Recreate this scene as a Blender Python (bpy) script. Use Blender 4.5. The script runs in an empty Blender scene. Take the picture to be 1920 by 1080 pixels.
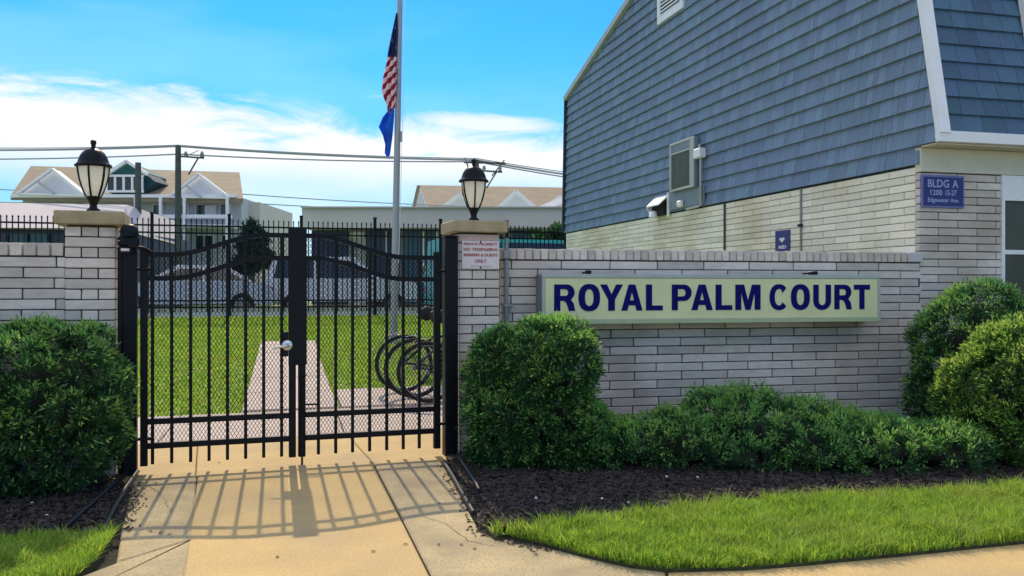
import bpy, math, random
import numpy as np
from mathutils import Vector, Matrix
R = math.radians
rnd = random.Random(7)
npr = np.random.default_rng(11)
S = bpy.context.scene
C = S.collection

# ------------------------------------------------------------------ camera, sky, sun, exposure
F = 1650.0; EYE = 1.23; HOR = 540.0
cam_d = bpy.data.cameras.new('camera'); cam = bpy.data.objects.new('camera', cam_d); C.objects.link(cam)
cam.location = (0, 0, EYE); cam.rotation_euler = (R(90), 0, 0)
cam_d.sensor_width = 36; cam_d.lens = F/1920*36; cam_d.clip_start = .05; cam_d.clip_end = 3000
S.camera = cam
SUN_AZ = R(-15.0)      # direction towards the sun, measured from +Y (negative = left)
SUN_EL = R(42.0)
sun_d = bpy.data.lights.new('sun', 'SUN'); sun = bpy.data.objects.new('sun', sun_d); C.objects.link(sun)
sun_d.energy = 2.25; sun_d.angle = R(.5); sun_d.color = (1, .82, .56)
sdir = Vector((math.sin(SUN_AZ)*math.cos(SUN_EL), math.cos(SUN_AZ)*math.cos(SUN_EL), math.sin(SUN_EL)))
sun.rotation_euler = sdir.to_track_quat('Z', 'Y').to_euler()
sun.location = (0, 0, 30)

W = bpy.data.worlds.new('World'); S.world = W; W.use_nodes = True
def build_world():
    nt = W.node_tree; nt.nodes.clear(); L = nt.links.new
    def N(t, **k):
        n = nt.nodes.new(t)
        for a, b in k.items(): setattr(n, a, b)
        return n
    def val(x): return x
    def M(op, a, b=None, c=None, clamp=False):
        n = N('ShaderNodeMath', operation=op, use_clamp=clamp)
        for i, v in enumerate((a, b, c)):
            if v is None: continue
            if isinstance(v, (int, float)): n.inputs[i].default_value = v
            else: L(v, n.inputs[i])
        return n.outputs[0]
    sky = N('ShaderNodeTexSky', sky_type='NISHITA'); sky.sun_disc = False
    sky.sun_elevation = SUN_EL; sky.sun_rotation = SUN_AZ
    sky.air_density = 1.0; sky.dust_density = .15; sky.ozone_density = 2.0
    tint = N('ShaderNodeMix', data_type='RGBA', blend_type='MULTIPLY'); tint.inputs[0].default_value = 1
    L(sky.outputs[0], tint.inputs[6]); tint.inputs[7].default_value = (.085, .385, .66, 1)
    tc = N('ShaderNodeTexCoord'); sp = N('ShaderNodeSeparateXYZ'); L(tc.outputs['Generated'], sp.inputs[0])
    X, Y, Z = sp.outputs
    mp = N('ShaderNodeMapping'); mp.inputs['Scale'].default_value = (3.2, 3.2, 13); L(tc.outputs['Generated'], mp.inputs[0])
    n1 = N('ShaderNodeTexNoise'); n1.inputs['Scale'].default_value = 2.0; n1.inputs['Detail'].default_value = 10; n1.inputs['Roughness'].default_value = .64; n1.inputs['Distortion'].default_value = .9
    L(mp.outputs[0], n1.inputs[0])
    n2 = N('ShaderNodeTexNoise'); n2.inputs['Scale'].default_value = .8; n2.inputs['Detail'].default_value = 5
    L(mp.outputs[0], n2.inputs[0])
    edge = M('SUBTRACT', .178, M('MULTIPLY', X, .085))
    d = M('ADD', M('SUBTRACT', edge, Z), M('MULTIPLY', M('SUBTRACT', n1.outputs[0], .5), .16))
    m = N('ShaderNodeMapRange', interpolation_type='SMOOTHSTEP'); L(d, m.inputs[0]); m.inputs[1].default_value = -.004; m.inputs[2].default_value = .045
    # low, thinner haze under the cloud bank
    low = N('ShaderNodeMapRange', interpolation_type='SMOOTHSTEP'); L(Z, low.inputs[0]); low.inputs[1].default_value = .155; low.inputs[2].default_value = .085
    thin = N('ShaderNodeMapRange', interpolation_type='SMOOTHSTEP'); L(n2.outputs[0], thin.inputs[0]); thin.inputs[1].default_value = .35; thin.inputs[2].default_value = .65
    thin.inputs[3].default_value = .0; thin.inputs[4].default_value = .5
    mask = M('MULTIPLY', m.outputs[0], M('SUBTRACT', 1.0, M('MULTIPLY', low.outputs[0], M('SUBTRACT', 1.0, thin.outputs[0]))))
    # one detached wisp
    wx = M('DIVIDE', M('SUBTRACT', X, -.025), .085); wz = M('DIVIDE', M('SUBTRACT', Z, M('SUBTRACT', .183, M('MULTIPLY', X, .05))), .011)
    r2 = M('ADD', M('MULTIPLY', wx, wx), M('MULTIPLY', wz, wz))
    w = M('MULTIPLY', M('ADD', M('SUBTRACT', 1.15, r2), M('MULTIPLY', M('SUBTRACT', n1.outputs[0], .5), 3.2)), .9, clamp=True)
    w = M('MULTIPLY', w, M('GREATER_THAN', Y, 0))
    wl = M('MULTIPLY', w, .8)
    mask = M('MAXIMUM', mask, wl)
    high = N('ShaderNodeMapRange', interpolation_type='SMOOTHSTEP'); L(n2.outputs[0], high.inputs[0]); high.inputs[1].default_value = .40; high.inputs[2].default_value = .62; high.inputs[4].default_value = .9  # overhead cloud layer outside the camera frame, added as fill for the shade
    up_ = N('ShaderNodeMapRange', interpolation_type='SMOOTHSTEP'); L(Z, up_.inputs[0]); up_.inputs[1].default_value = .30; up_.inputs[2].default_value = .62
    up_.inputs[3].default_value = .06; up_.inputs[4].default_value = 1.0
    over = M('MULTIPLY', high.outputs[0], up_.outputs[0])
    # haze paling the blue towards the horizon
    hz = N('ShaderNodeMapRange', interpolation_type='SMOOTHSTEP'); L(Z, hz.inputs[0]); hz.inputs[1].default_value = .30; hz.inputs[2].default_value = .0; hz.inputs[4].default_value = .7
    mh = N('ShaderNodeMix', data_type='RGBA'); L(hz.outputs[0], mh.inputs[0]); L(tint.outputs[2], mh.inputs[6]); mh.inputs[7].default_value = (1.45, 2.3, 2.5, 1)
    mx = N('ShaderNodeMix', data_type='RGBA'); L(mask, mx.inputs[0]); L(mh.outputs[2], mx.inputs[6]); mx.inputs[7].default_value = (3.7, 3.65, 3.6, 1)
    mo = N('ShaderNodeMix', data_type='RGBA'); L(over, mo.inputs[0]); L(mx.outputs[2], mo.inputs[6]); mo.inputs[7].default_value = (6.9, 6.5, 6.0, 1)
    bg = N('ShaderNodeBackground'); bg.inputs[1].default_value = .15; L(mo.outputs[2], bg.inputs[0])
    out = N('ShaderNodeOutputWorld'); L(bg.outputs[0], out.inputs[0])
build_world()
S.view_settings.view_transform = 'Standard'; S.view_settings.look = 'None'; S.view_settings.gamma = 1
S.view_settings.use_curve_mapping = False
S.view_settings.exposure = 0.92

# ------------------------------------------------------------------ helpers
def tag(o, label=None, cat=None, group=None, kind=None):
    if label: o['label'] = label
    if cat: o['category'] = cat
    if group: o['group'] = group
    if kind: o['kind'] = kind
    return o
def empty(name, loc=(0, 0, 0), rz=0, label=None, cat=None, group=None):
    o = bpy.data.objects.new(name, None); C.objects.link(o); o.location = loc; o.rotation_euler = (0, 0, rz)
    o.empty_display_size = .1
    return tag(o, label, cat, group)
def link_mesh(name, me, parent=None, loc=None, kind=None):
    o = bpy.data.objects.new(name, me); C.objects.link(o)
    if parent is not None: o.parent = parent
    if loc is not None: o.location = loc
    if kind: o['kind'] = kind
    return o
def kids(o): return [c for c in bpy.data.objects if c.parent == o]
def copy_tree(o, parent=None):
    c = o.copy(); C.objects.link(c); c.parent = parent
    for ch in kids(o): copy_tree(ch, c)
    return c

class MB:
    def __init__(s): s.v = []; s.f = []; s.sm = []
    def add(s, vs, fs, smooth=False):
        b = len(s.v); s.v += [tuple(v) for v in vs]; s.f += [tuple(b+i for i in f) for f in fs]; s.sm += [smooth]*len(fs); return s
    def box(s, x0, x1, y0, y1, z0, z1):
        vs = [(x, y, z) for z in (z0, z1) for y in (y0, y1) for x in (x0, x1)]
        return s.add(vs, [(0, 2, 3, 1), (4, 5, 7, 6), (0, 1, 5, 4), (2, 6, 7, 3), (0, 4, 6, 2), (1, 3, 7, 5)])
    def bbox(s, x0, x1, y0, y1, z0, z1, b=.004):
        """box whose edges are chamfered"""
        xs, ys, zs = (x0, x1), (y0, y1), (z0, z1); vs = []; idx = {}
        for i in (0, 1):
            for j in (0, 1):
                for k in (0, 1):
                    sx, sy, sz = (1, -1)[i], (1, -1)[j], (1, -1)[k]
                    for a, off in enumerate(((0, b, b), (b, 0, b), (b, b, 0))):
                        idx[i, j, k, a] = len(vs); vs.append((xs[i]+sx*off[0], ys[j]+sy*off[1], zs[k]+sz*off[2]))
        I = idx; fs = []
        for i in (0, 1):
            q = [I[i, 0, 0, 0], I[i, 0, 1, 0], I[i, 1, 1, 0], I[i, 1, 0, 0]]; fs.append(q if i == 0 else q[::-1])
            q = [I[0, i, 0, 1], I[1, i, 0, 1], I[1, i, 1, 1], I[0, i, 1, 1]]; fs.append(q if i == 0 else q[::-1])
            q = [I[0, 0, i, 2], I[0, 1, i, 2], I[1, 1, i, 2], I[1, 0, i, 2]]; fs.append(q if i == 0 else q[::-1])
        for a in (0, 1):
            for c in (0, 1):
                fl = (a+c) % 2 == 0
                for q in ([I[a, c, 0, 0], I[a, c, 0, 1], I[a, c, 1, 1], I[a, c, 1, 0]], [I[a, 0, c, 2], I[a, 0, c, 0], I[a, 1, c, 0], I[a, 1, c, 2]], [I[0, a, c, 1], I[0, a, c, 2], I[1, a, c, 2], I[1, a, c, 1]]):
                    fs.append(q if fl else q[::-1])
        for i in (0, 1):
            for j in (0, 1):
                for k in (0, 1):
                    q = [I[i, j, k, 0], I[i, j, k, 1], I[i, j, k, 2]]; fs.append(q if (i+j+k) % 2 else q[::-1])
        return s.add(vs, fs)
    def bar(s, p0, p1, w, h=None, up=(0, 0, 1)):
        h = h or w; p0 = Vector(p0); p1 = Vector(p1); d = (p1-p0).normalized(); u = Vector(up)
        if abs(d.dot(u)) > .98: u = Vector((0, 1, 0))
        a = d.cross(u).normalized()*w/2; b = a.cross(d).normalized()*h/2
        vs = [p+x for p in (p0, p1) for x in (-a-b, a-b, a+b, -a+b)]
        return s.add(vs, [(3, 2, 1, 0), (4, 5, 6, 7), (0, 1, 5, 4), (1, 2, 6, 5), (2, 3, 7, 6), (3, 0, 4, 7)])
    def tube(s, pts, r, n=8, caps=True):
        pts = [Vector(p) for p in pts]; rings = []; prev = None
        for i, p in enumerate(pts):
            d = (pts[min(i+1, len(pts)-1)]-pts[max(i-1, 0)]).normalized()
            if prev is None:
                u = Vector((0, 0, 1)) if abs(d.z) < .9 else Vector((0, 1, 0)); a = d.cross(u).normalized()
            else: a = (prev-d*prev.dot(d)).normalized()
            prev = a; b = d.cross(a); rr = r[i] if isinstance(r, (list, tuple)) else r
            rings.append([p+(a*math.cos(t)+b*math.sin(t))*rr for t in [2*math.pi*k/n for k in range(n)]])
        vs = [v for g in rings for v in g]; fs = []
        for i in range(len(rings)-1):
            for k in range(n): fs.append((i*n+k, i*n+(k+1) % n, (i+1)*n+(k+1) % n, (i+1)*n+k))
        s.add(vs, fs, True)
        if caps:
            s.add(rings[0], [tuple(range(n))[::-1]]); s.add(rings[-1], [tuple(range(n))])
        return s
    def lathe(s, prof, n=24, c=(0, 0, 0), smooth=True, a0=0, a1=None):
        full = a1 is None; a1 = a0+2*math.pi if full else a1; m = n if full else n+1
        vs = []; fs = []
        for r, z in prof:
            for k in range(m):
                t = a0+(a1-a0)*k/n; vs.append((c[0]+r*math.cos(t), c[1]+r*math.sin(t), c[2]+z))
        for i in range(len(prof)-1):
            for k in range(n):
                k2 = (k+1) % n if full else k+1
                fs.append((i*m+k, i*m+k2, (i+1)*m+k2, (i+1)*m+k))
        return s.add(vs, fs, smooth)
    def torus(s, c, rad, r, axis='y', n=32, m=8):
        vs = []; fs = []
        for i in range(n):
            t = 2*math.pi*i/n
            for j in range(m):
                q = 2*math.pi*j/m; a = (rad+r*math.cos(q)); o = r*math.sin(q)
                p = (a*math.cos(t), o, a*math.sin(t)) if axis == 'y' else (a*math.cos(t), a*math.sin(t), o)
                vs.append((c[0]+p[0], c[1]+p[1], c[2]+p[2]))
        for i in range(n):
            for j in range(m):
                fs.append((i*m+j, i*m+(j+1) % m, ((i+1) % n)*m+(j+1) % m, ((i+1) % n)*m+j))
        return s.add(vs, fs, True)
    def prism(s, poly, f, d0, d1):
        """poly of 2D points, f(u,v,d)->xyz, extruded between d0 and d1"""
        n = len(poly); vs = [f(u, v, d0) for u, v in poly]+[f(u, v, d1) for u, v in poly]
        fs = [tuple(range(n))[::-1], tuple(range(n, 2*n))]+[(i, (i+1) % n, n+(i+1) % n, n+i) for i in range(n)]
        return s.add(vs, fs)
    def mesh(s, name, m):
        me = bpy.data.meshes.new(name); me.from_pydata(s.v, [], s.f); me.validate()
        if len(me.polygons) == len(s.sm): me.polygons.foreach_set('use_smooth', s.sm)
        import bmesh
        bm = bmesh.new(); bm.from_mesh(me); bmesh.ops.recalc_face_normals(bm, faces=bm.faces); bm.to_mesh(me); bm.free()
        if m: me.materials.append(m)
        return me
    def build(s, name, m, parent=None, kind=None, loc=None):
        return link_mesh(name, s.mesh(name, m), parent, loc, kind)

class Plane:
    """vertical plane Y = c + t X; local x runs along it, local y away from the viewer"""
    def __init__(s, c, t): s.c = c; s.t = t; s.th = math.atan(t); s.co = math.cos(s.th)
    def Y(s, px): return s.c/(1-s.t*(px-960)/F)
    def x(s, px): return (px-960)/F*s.Y(px)/s.co
    def z(s, px, py): return EYE+(HOR-py)/F*s.Y(px)
    def loc(s): return (0, s.c, 0)
def G(px, py):
    y = F*EYE/(py-HOR); return ((px-960)/F*y, y)
def FP(px, py, Y): return ((px-960)/F*Y, Y, EYE+(HOR-py)/F*Y)

# ------------------------------------------------------------------ materials
def mat(name, col, rough=.7, metal=0, vary=None, nscale=8, namt=.25, bump=0, bscale=60, island=0, stretch=(1, 1, 1), spec=None, stain=None, coat=0, bdist=.01, transl=0, obj_rand=0, speck=None):
    """procedural surface: base colour mixed with a second colour by noise, random value per piece, bump grain"""
    m = bpy.data.materials.new(name); m.use_nodes = True; nt = m.node_tree; L = nt.links.new
    b = nt.nodes['Principled BSDF']; out = nt.nodes['Material Output']
    def N(t, **k):
        n = nt.nodes.new(t)
        for a, v in k.items(): setattr(n, a, v)
        return n
    tc = N('ShaderNodeTexCoord'); mp = N('ShaderNodeMapping'); mp.inputs['Scale'].default_value = stretch
    L(tc.outputs['Object'], mp.inputs[0]); co = mp.outputs[0]
    oi = N('ShaderNodeObjectInfo')
    if obj_rand:
        ad = N('ShaderNodeVectorMath', operation='ADD'); cb = N('ShaderNodeCombineXYZ')
        mm = N('ShaderNodeMath', operation='MULTIPLY'); L(oi.outputs['Random'], mm.inputs[0]); mm.inputs[1].default_value = 37.0
        L(mm.outputs[0], cb.inputs[0]); L(mm.outputs[0], cb.inputs[2]); L(co, ad.inputs[0]); L(cb.outputs[0], ad.inputs[1]); co = ad.outputs[0]
    c0 = tuple(col)+(1,); c1 = tuple(vary)+(1,) if vary else tuple(min(1, x*(1-namt)) for x in col)+(1,)
    n = N('ShaderNodeTexNoise'); n.inputs['Scale'].default_value = nscale; n.inputs['Detail'].default_value = 6; n.inputs['Roughness'].default_value = .65; L(co, n.inputs[0])
    r = N('ShaderNodeMapRange'); r.inputs[1].default_value = .33; r.inputs[2].default_value = .67; L(n.outputs[0], r.inputs[0])
    mx = N('ShaderNodeMix', data_type='RGBA'); L(r.outputs[0], mx.inputs[0]); mx.inputs[6].default_value = c0; mx.inputs[7].default_value = c1
    cur = mx.outputs[2]
    if speck:
        n3 = N('ShaderNodeTexNoise'); n3.inputs['Scale'].default_value = speck[0]; n3.inputs['Detail'].default_value = 2; L(co, n3.inputs[0])
        r3 = N('ShaderNodeMapRange'); r3.inputs[1].default_value = .56; r3.inputs[2].default_value = .66; L(n3.outputs[0], r3.inputs[0]); r3.inputs[4].default_value = speck[2]
        m3 = N('ShaderNodeMix', data_type='RGBA'); L(r3.outputs[0], m3.inputs[0]); L(cur, m3.inputs[6]); m3.inputs[7].default_value = tuple(speck[1])+(1,); cur = m3.outputs[2]
    if stain:
        n2 = N('ShaderNodeTexNoise'); n2.inputs['Scale'].default_value = stain[0]; n2.inputs['Detail'].default_value = 4
        geo = N('ShaderNodeNewGeometry'); L(geo.outputs['Position'], n2.inputs[0])
        r2 = N('ShaderNodeMapRange'); r2.inputs[1].default_value = .45; r2.inputs[2].default_value = .72; L(n2.outputs[0], r2.inputs[0]); r2.inputs[4].default_value = stain[2]
        m2 = N('ShaderNodeMix', data_type='RGBA'); L(r2.outputs[0], m2.inputs[0]); L(cur, m2.inputs[6]); m2.inputs[7].default_value = tuple(stain[1])+(1,); cur = m2.outputs[2]
    if island:
        g = N('ShaderNodeNewGeometry'); a = N('ShaderNodeMath', operation='ADD'); L(g.outputs['Random Per Island'], a.inputs[0]); L(oi.outputs['Random'], a.inputs[1])
        fr = N('ShaderNodeMath', operation='FRACT'); L(a.outputs[0], fr.inputs[0])
        rr = N('ShaderNodeMapRange'); L(fr.outputs[0], rr.inputs[0]); rr.inputs[3].default_value = 1-island; rr.inputs[4].default_value = 1+island
        hs = N('ShaderNodeHueSaturation'); L(rr.outputs[0], hs.inputs['Value']); L(cur, hs.inputs['Color'])
        h2 = N('ShaderNodeMapRange'); f2 = N('ShaderNodeMath', operation='FRACT'); m7 = N('ShaderNodeMath', operation='MULTIPLY'); m7.inputs[1].default_value = 7.31
        L(fr.outputs[0], m7.inputs[0]); L(m7.outputs[0], f2.inputs[0]); L(f2.outputs[0], h2.inputs[0]); h2.inputs[3].default_value = .5-island*.06; h2.inputs[4].default_value = .5+island*.06
        L(h2.outputs[0], hs.inputs['Hue']); cur = hs.outputs[0]
    L(cur, b.inputs['Base Color']); b.inputs['Roughness'].default_value = rough; b.inputs['Metallic'].default_value = metal
    if spec is not None: b.inputs['Specular IOR Level'].default_value = spec
    if coat: b.inputs['Coat Weight'].default_value = coat; b.inputs['Coat Roughness'].default_value = .08
    if bump:
        bn = N('ShaderNodeTexNoise'); bn.inputs['Scale'].default_value = bscale; bn.inputs['Detail'].default_value = 8; bn.inputs['Roughness'].default_value = .7; L(co, bn.inputs[0])
        bp = N('ShaderNodeBump'); bp.inputs['Strength'].default_value = bump; bp.inputs['Distance'].default_value = bdist; L(bn.outputs[0], bp.inputs['Height']); L(bp.outputs[0], b.inputs['Normal'])
    if transl:
        tr = N('ShaderNodeBsdfTranslucent'); hs2 = N('ShaderNodeHueSaturation'); hs2.inputs['Value'].default_value = 1.5; hs2.inputs['Hue'].default_value = .485
        L(cur, hs2.inputs['Color']); L(hs2.outputs[0], tr.inputs[0])
        ms = N('ShaderNodeMixShader'); ms.inputs[0].default_value = transl; L(b.outputs[0], ms.inputs[1]); L(tr.outputs[0], ms.inputs[2]); L(ms.outputs[0], out.inputs[0])
    return m
Mt = {}
Mt['brick'] = mat('pale_grey_brick', (.72, .65, .575), .9, vary=(.58, .53, .48), nscale=16, bump=.8, bscale=70, island=.17, stretch=(.6, 1, 2), stain=(1.6, (.34, .27, .19), .6), obj_rand=1, bdist=.006)
Mt['brick_sunlit'] = mat('sunlit_cream_brick', (.88, .83, .67), .9, vary=(.76, .72, .60), nscale=14, bump=.7, bscale=70, island=.13, stretch=(1, .6, 2), stain=(1.0, (.52, .42, .20), .55), obj_rand=1, bdist=.006)  # cream side-wall brick, raised paler and warmer to stand in for grazing sun
Mt['mortar'] = mat('dark_mortar', (.055, .053, .05), .95, bump=.4, bscale=90)
Mt['mortar_sunlit'] = mat('sunlit_cream_mortar', (.34, .31, .24), .95, bump=.4, bscale=90)  # lightened along with the side brick, sunlight put into the colour
Mt['capstone'] = mat('tan_cast_stone', (.46, .38, .22), .85, vary=(.34, .28, .16), nscale=10, bump=.5, bscale=120, stain=(4, (.20, .17, .10), .5))
Mt['black_metal'] = mat('black_powder_coat', (.006, .008, .012), .45, spec=.18, namt=.3, bump=.05, bscale=200)
Mt['rusty_black'] = mat('worn_black_steel', (.010, .011, .014), .55, spec=.2, namt=.4, bump=.1, bscale=150)
Mt['steel'] = mat('brushed_steel', (.75, .74, .70), .3, metal=.7, namt=.1)
Mt['galv'] = mat('galvanised_grey', (.30, .32, .33), .5, metal=.3, namt=.3)
Mt['pole'] = mat('satin_aluminium_pole', (.36, .38, .42), .45, metal=.3, namt=.1)
Mt['white'] = mat('white_paint', (.86, .87, .88), .5, namt=.08, bump=.05, bscale=60)
Mt['cream_paint'] = mat('cream_paint', (.70, .67, .52), .6, namt=.12, bump=.1, bscale=40)
Mt['shingle'] = mat('blue_grey_shingle', (.195, .28, .37), .75, vary=(.15, .225, .315), nscale=9, stretch=(1, 6, .5), island=.14, bump=.5, bscale=45, stain=(.9, (.15, .21, .35), .5))
Mt['shingle_front'] = mat('blue_roof_shingle', (.075, .16, .235), .75, vary=(.055, .12, .19), nscale=9, stretch=(6, 1, .5), island=.2, bump=.5, bscale=45, stain=(.9, (.06, .11, .21), .6))
Mt['roof_under'] = mat('dark_underlay', (.02, .045, .07), .9)
Mt['sign_grey'] = mat('grey_sign_cabinet', (.20, .22, .235), .5, namt=.2, stain=(5, (.10, .10, .10), .4))
Mt['sign_face'] = mat('pale_yellow_sign_face', (.74, .76, .42), .45, vary=(.68, .70, .38), nscale=2, namt=.05, stain=(3, (.56, .56, .34), .4))
Mt['sign_lip'] = mat('faded_green_lip', (.42, .50, .30), .5, namt=.1)
Mt['navy'] = mat('navy_letter', (.004, .006, .13), .7, namt=.1, spec=.1)
Mt['blue_plate'] = mat('blue_sign_plate', (.010, .022, .17), .45, namt=.15)
Mt['blue_edge'] = mat('pale_blue_border', (.16, .17, .42), .5, namt=.1)
Mt['pale_print'] = mat('pale_print', (.36, .40, .68), .5, namt=.05)
Mt['white_plate'] = mat('white_sign_plate', (.74, .68, .68), .5, namt=.05)
Mt['red_print'] = mat('red_print', (.42, .08, .09), .5, namt=.1)
Mt['pink'] = mat('faded_pink_panel', (.62, .42, .38), .7, vary=(.55, .40, .36), nscale=12)
Mt['lamp_glass'] = mat('frosted_cream_glass', (.93, .91, .80), .35, namt=.04, transl=.5)
Mt['concrete'] = mat('tan_aggregate_concrete', (.58, .42, .18), .9, vary=(.50, .36, .155), nscale=2.2, bump=.5, bscale=160, bdist=.004, stain=(1.3, (.34, .27, .17), .6), speck=(110, (.26, .19, .11), .8))
Mt['concrete_rough'] = mat('worn_aggregate_concrete', (.54, .43, .24), .95, vary=(.40, .33, .19), nscale=5, bump=.8, bscale=120, bdist=.006, stain=(2.2, (.27, .22, .15), .75), speck=(90, (.18, .15, .10), .8))
Mt['concrete_pale'] = mat('pale_pink_concrete', (.56, .47, .41), .9, vary=(.48, .40, .36), nscale=3, bump=.3, bscale=100, stain=(1.2, (.42, .36, .32), .4))
Mt['soil'] = mat('dark_soil', (.03, .026, .022), 1, nscale=20, bump=.8, bscale=60)
Mt['mulch'] = mat('black_mulch', (.040, .034, .031), .95, vary=(.075, .058, .046), nscale=30, bump=1, bscale=80, island=.5)
Mt['edging'] = mat('black_plastic_edging', (.022, .023, .025), .4, namt=.3)
Mt['grass'] = mat('grass_blade', (.27, .43, .045), .6, vary=(.15, .30, .03), nscale=5, island=.45, transl=.45, stain=(2.5, (.36, .40, .08), .5))
Mt['lawn'] = mat('lawn', (.35, .45, .17), .9, vary=(.24, .35, .11), nscale=1.2, bump=.6, bscale=60, stain=(8, (.10, .16, .02), .5))
Mt['bush'] = mat('juniper_foliage', (.038, .125, .032), .6, vary=(.020, .075, .030), nscale=4.5, island=.45, transl=.35)
Mt['bush_yellow'] = mat('yellow_green_juniper', (.075, .17, .03), .6, vary=(.035, .11, .025), nscale=4.0, island=.45, transl=.35)
Mt['bush_blue'] = mat('blue_green_juniper', (.018, .10, .045), .6, vary=(.045, .12, .025), nscale=2.5, island=.45, transl=.35)
Mt['branch'] = mat('dark_inner_twigs', (.020, .026, .014), 1, nscale=20)
Mt['tan_roof'] = mat('tan_roof_shingle', (.30, .245, .17), .9, namt=.25, nscale=1.2, bump=.3, bscale=12)
Mt['grey_siding'] = mat('grey_siding', (.50, .53, .57), .8, namt=.12)
Mt['white_siding'] = mat('white_siding', (.74, .76, .80), .8, namt=.08)
Mt['green_siding'] = mat('dark_green_siding', (.015, .12, .11), .8, namt=.2)
Mt['green_dark'] = mat('dark_teal_cheek', (.01, .05, .07), .8)
Mt['glass_dark'] = mat('dark_window_glass', (.02, .03, .04), .12, spec=.6, namt=.3)
Mt['glass_olive'] = mat('window_with_olive_blind', (.07, .068, .045), .35, spec=.4, vary=(.04, .042, .03), nscale=2)
Mt['stucco'] = mat('beige_stucco', (.60, .56, .50), .9, namt=.1, nscale=.5)
Mt['stucco_pink'] = mat('grey_fascia', (.58, .54, .53), .9, namt=.1, nscale=.5)
Mt['shop_navy'] = mat('navy_shopfront', (.025, .04, .10), .4, namt=.4, nscale=.6)
Mt['shop_teal'] = mat('teal_shopfront', (.015, .09, .14), .3, namt=.3, nscale=.8)
Mt['wood_pole'] = mat('weathered_wood_pole', (.085, .10, .09), .9, namt=.3, nscale=5)
Mt['wire'] = mat('grey_wire', (.30, .36, .36), .7)
Mt['asphalt'] = mat('asphalt', (.11, .11, .11), .9, nscale=2, bump=.3)
Mt['car_white'] = mat('white_car_paint', (.62, .64, .66), .25, coat=.6, namt=.02)
Mt['car_silver'] = mat('silver_car_paint', (.40, .43, .46), .3, metal=.4, coat=.6, namt=.02)
Mt['car_navy'] = mat('navy_car_paint', (.03, .045, .10), .25, coat=.6, namt=.02)
Mt['car_teal'] = mat('teal_van_paint', (.02, .42, .40), .35, coat=.4, namt=.1)
Mt['tyre'] = mat('tyre_rubber', (.015, .015, .016), .8)
Mt['cloth_blue'] = mat('blue_flag_cloth', (.02, .20, .80), .8, vary=(.01, .08, .45), nscale=3, transl=.3)
Mt['interior'] = mat('dark_interior', (.01, .01, .012), .9)
Mt['ac_fins'] = mat('dusty_condenser_fins', (.17, .20, .16), .6, namt=.2)
Mt['vent_grey'] = mat('grey_metal_panel', (.20, .26, .29), .6, namt=.15)
Mt['frame_grey'] = mat('pale_grey_metal', (.42, .47, .44), .5, namt=.12)

def text_mesh(body, x0, x1, z0, z1, f, depth, m, bold=0.0):
    """lettering fitted into the box x0..x1, z0..z1; f(u,v,d)->local xyz"""
    cu = bpy.data.curves.new('t', 'FONT'); cu.body = body; cu.size = 1; cu.offset = bold; cu.resolution_u = 3; cu.extrude = .5
    o = bpy.data.objects.new('t', cu); C.objects.link(o); bpy.context.view_layer.update()
    me = bpy.data.meshes.new_from_object(o.evaluated_get(bpy.context.evaluated_depsgraph_get()))
    bpy.data.objects.remove(o)
    n = len(me.vertices); a = np.empty(n*3); me.vertices.foreach_get('co', a); a = a.reshape(-1, 3)
    mn = a.min(0); mxx = a.max(0)
    for i in range(n):
        u = x0+(a[i, 0]-mn[0])/(mxx[0]-mn[0])*(x1-x0); v = z0+(a[i, 1]-mn[1])/(mxx[1]-mn[1])*(z1-z0)
        a[i] = f(u, v, (0 if a[i, 2] > 0 else depth))
    me.vertices.foreach_set('co', a.ravel()); me.materials.clear(); me.materials.append(m)
    return me
def curve_mesh(loops, f, depth, m):
    cu = bpy.data.curves.new('t', 'CURVE'); cu.dimensions = '2D'; cu.fill_mode = 'BOTH'; cu.extrude = .5
    for lp in loops:
        sp = cu.splines.new('POLY'); sp.points.add(len(lp)-1); sp.use_cyclic_u = True
        for p, q in zip(sp.points, lp): p.co = (q[0], q[1], 0, 1)
    o = bpy.data.objects.new('t', cu); C.objects.link(o); bpy.context.view_layer.update()
    me = bpy.data.meshes.new_from_object(o.evaluated_get(bpy.context.evaluated_depsgraph_get()))
    bpy.data.objects.remove(o)
    for v in me.vertices: v.co = f(v.co.x, v.co.y, 0 if v.co.z > 0 else depth)
    me.materials.clear(); me.materials.append(m)
    return me

# ------------------------------------------------------------------ ground
def gh(x, y):
    """height of the ground: flat in front of and just behind the gate, rising lawn, flat street"""
    v = y-.32*x
    if v < 9.7: return 0.0
    if v < 21.5: return .65*(v-9.7)/11.6
    return .40
def sheet(name, xs, ys, m, dz=0, keep=lambda x, y: True, kind='structure', smooth=True):
    mb = MB(); idx = {}
    for j, y in enumerate(ys):
        for i, x in enumerate(xs):
            idx[i, j] = len(mb.v); mb.v.append((x, y, gh(x, y)+dz))
    for j in range(len(ys)-1):
        for i in range(len(xs)-1):
            if keep((xs[i]+xs[i+1])/2, (ys[j]+ys[j+1])/2):
                mb.f.append((idx[i, j], idx[i+1, j], idx[i+1, j+1], idx[i, j+1])); mb.sm.append(smooth)
    return mb.build(name, m, kind=kind)
# one sheet reaching the horizon
def big_ground():
    xs = [-1500, -400, -120, -60]+[-40+2*i for i in range(41)]+[60, 120, 400, 1500]
    ys = [-400, -40, -5, 0, 3, 6, 8]+[8.6+.6*i for i in range(34)]+[30, 34, 40, 50, 80, 200, 600, 2000]
    return sheet('ground', xs, ys, Mt['lawn'], dz=-.045)
big_ground()
# street beyond the iron fence
mb = MB(); mb.add([(-80, 22+.3*-80, .42), (80, 22+.3*80, .42), (80, 33+.3*80, .42), (-80, 33+.3*-80, .42)], [(0, 1, 2, 3)])
tag(mb.build('street', Mt['asphalt']), kind='structure')

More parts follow.
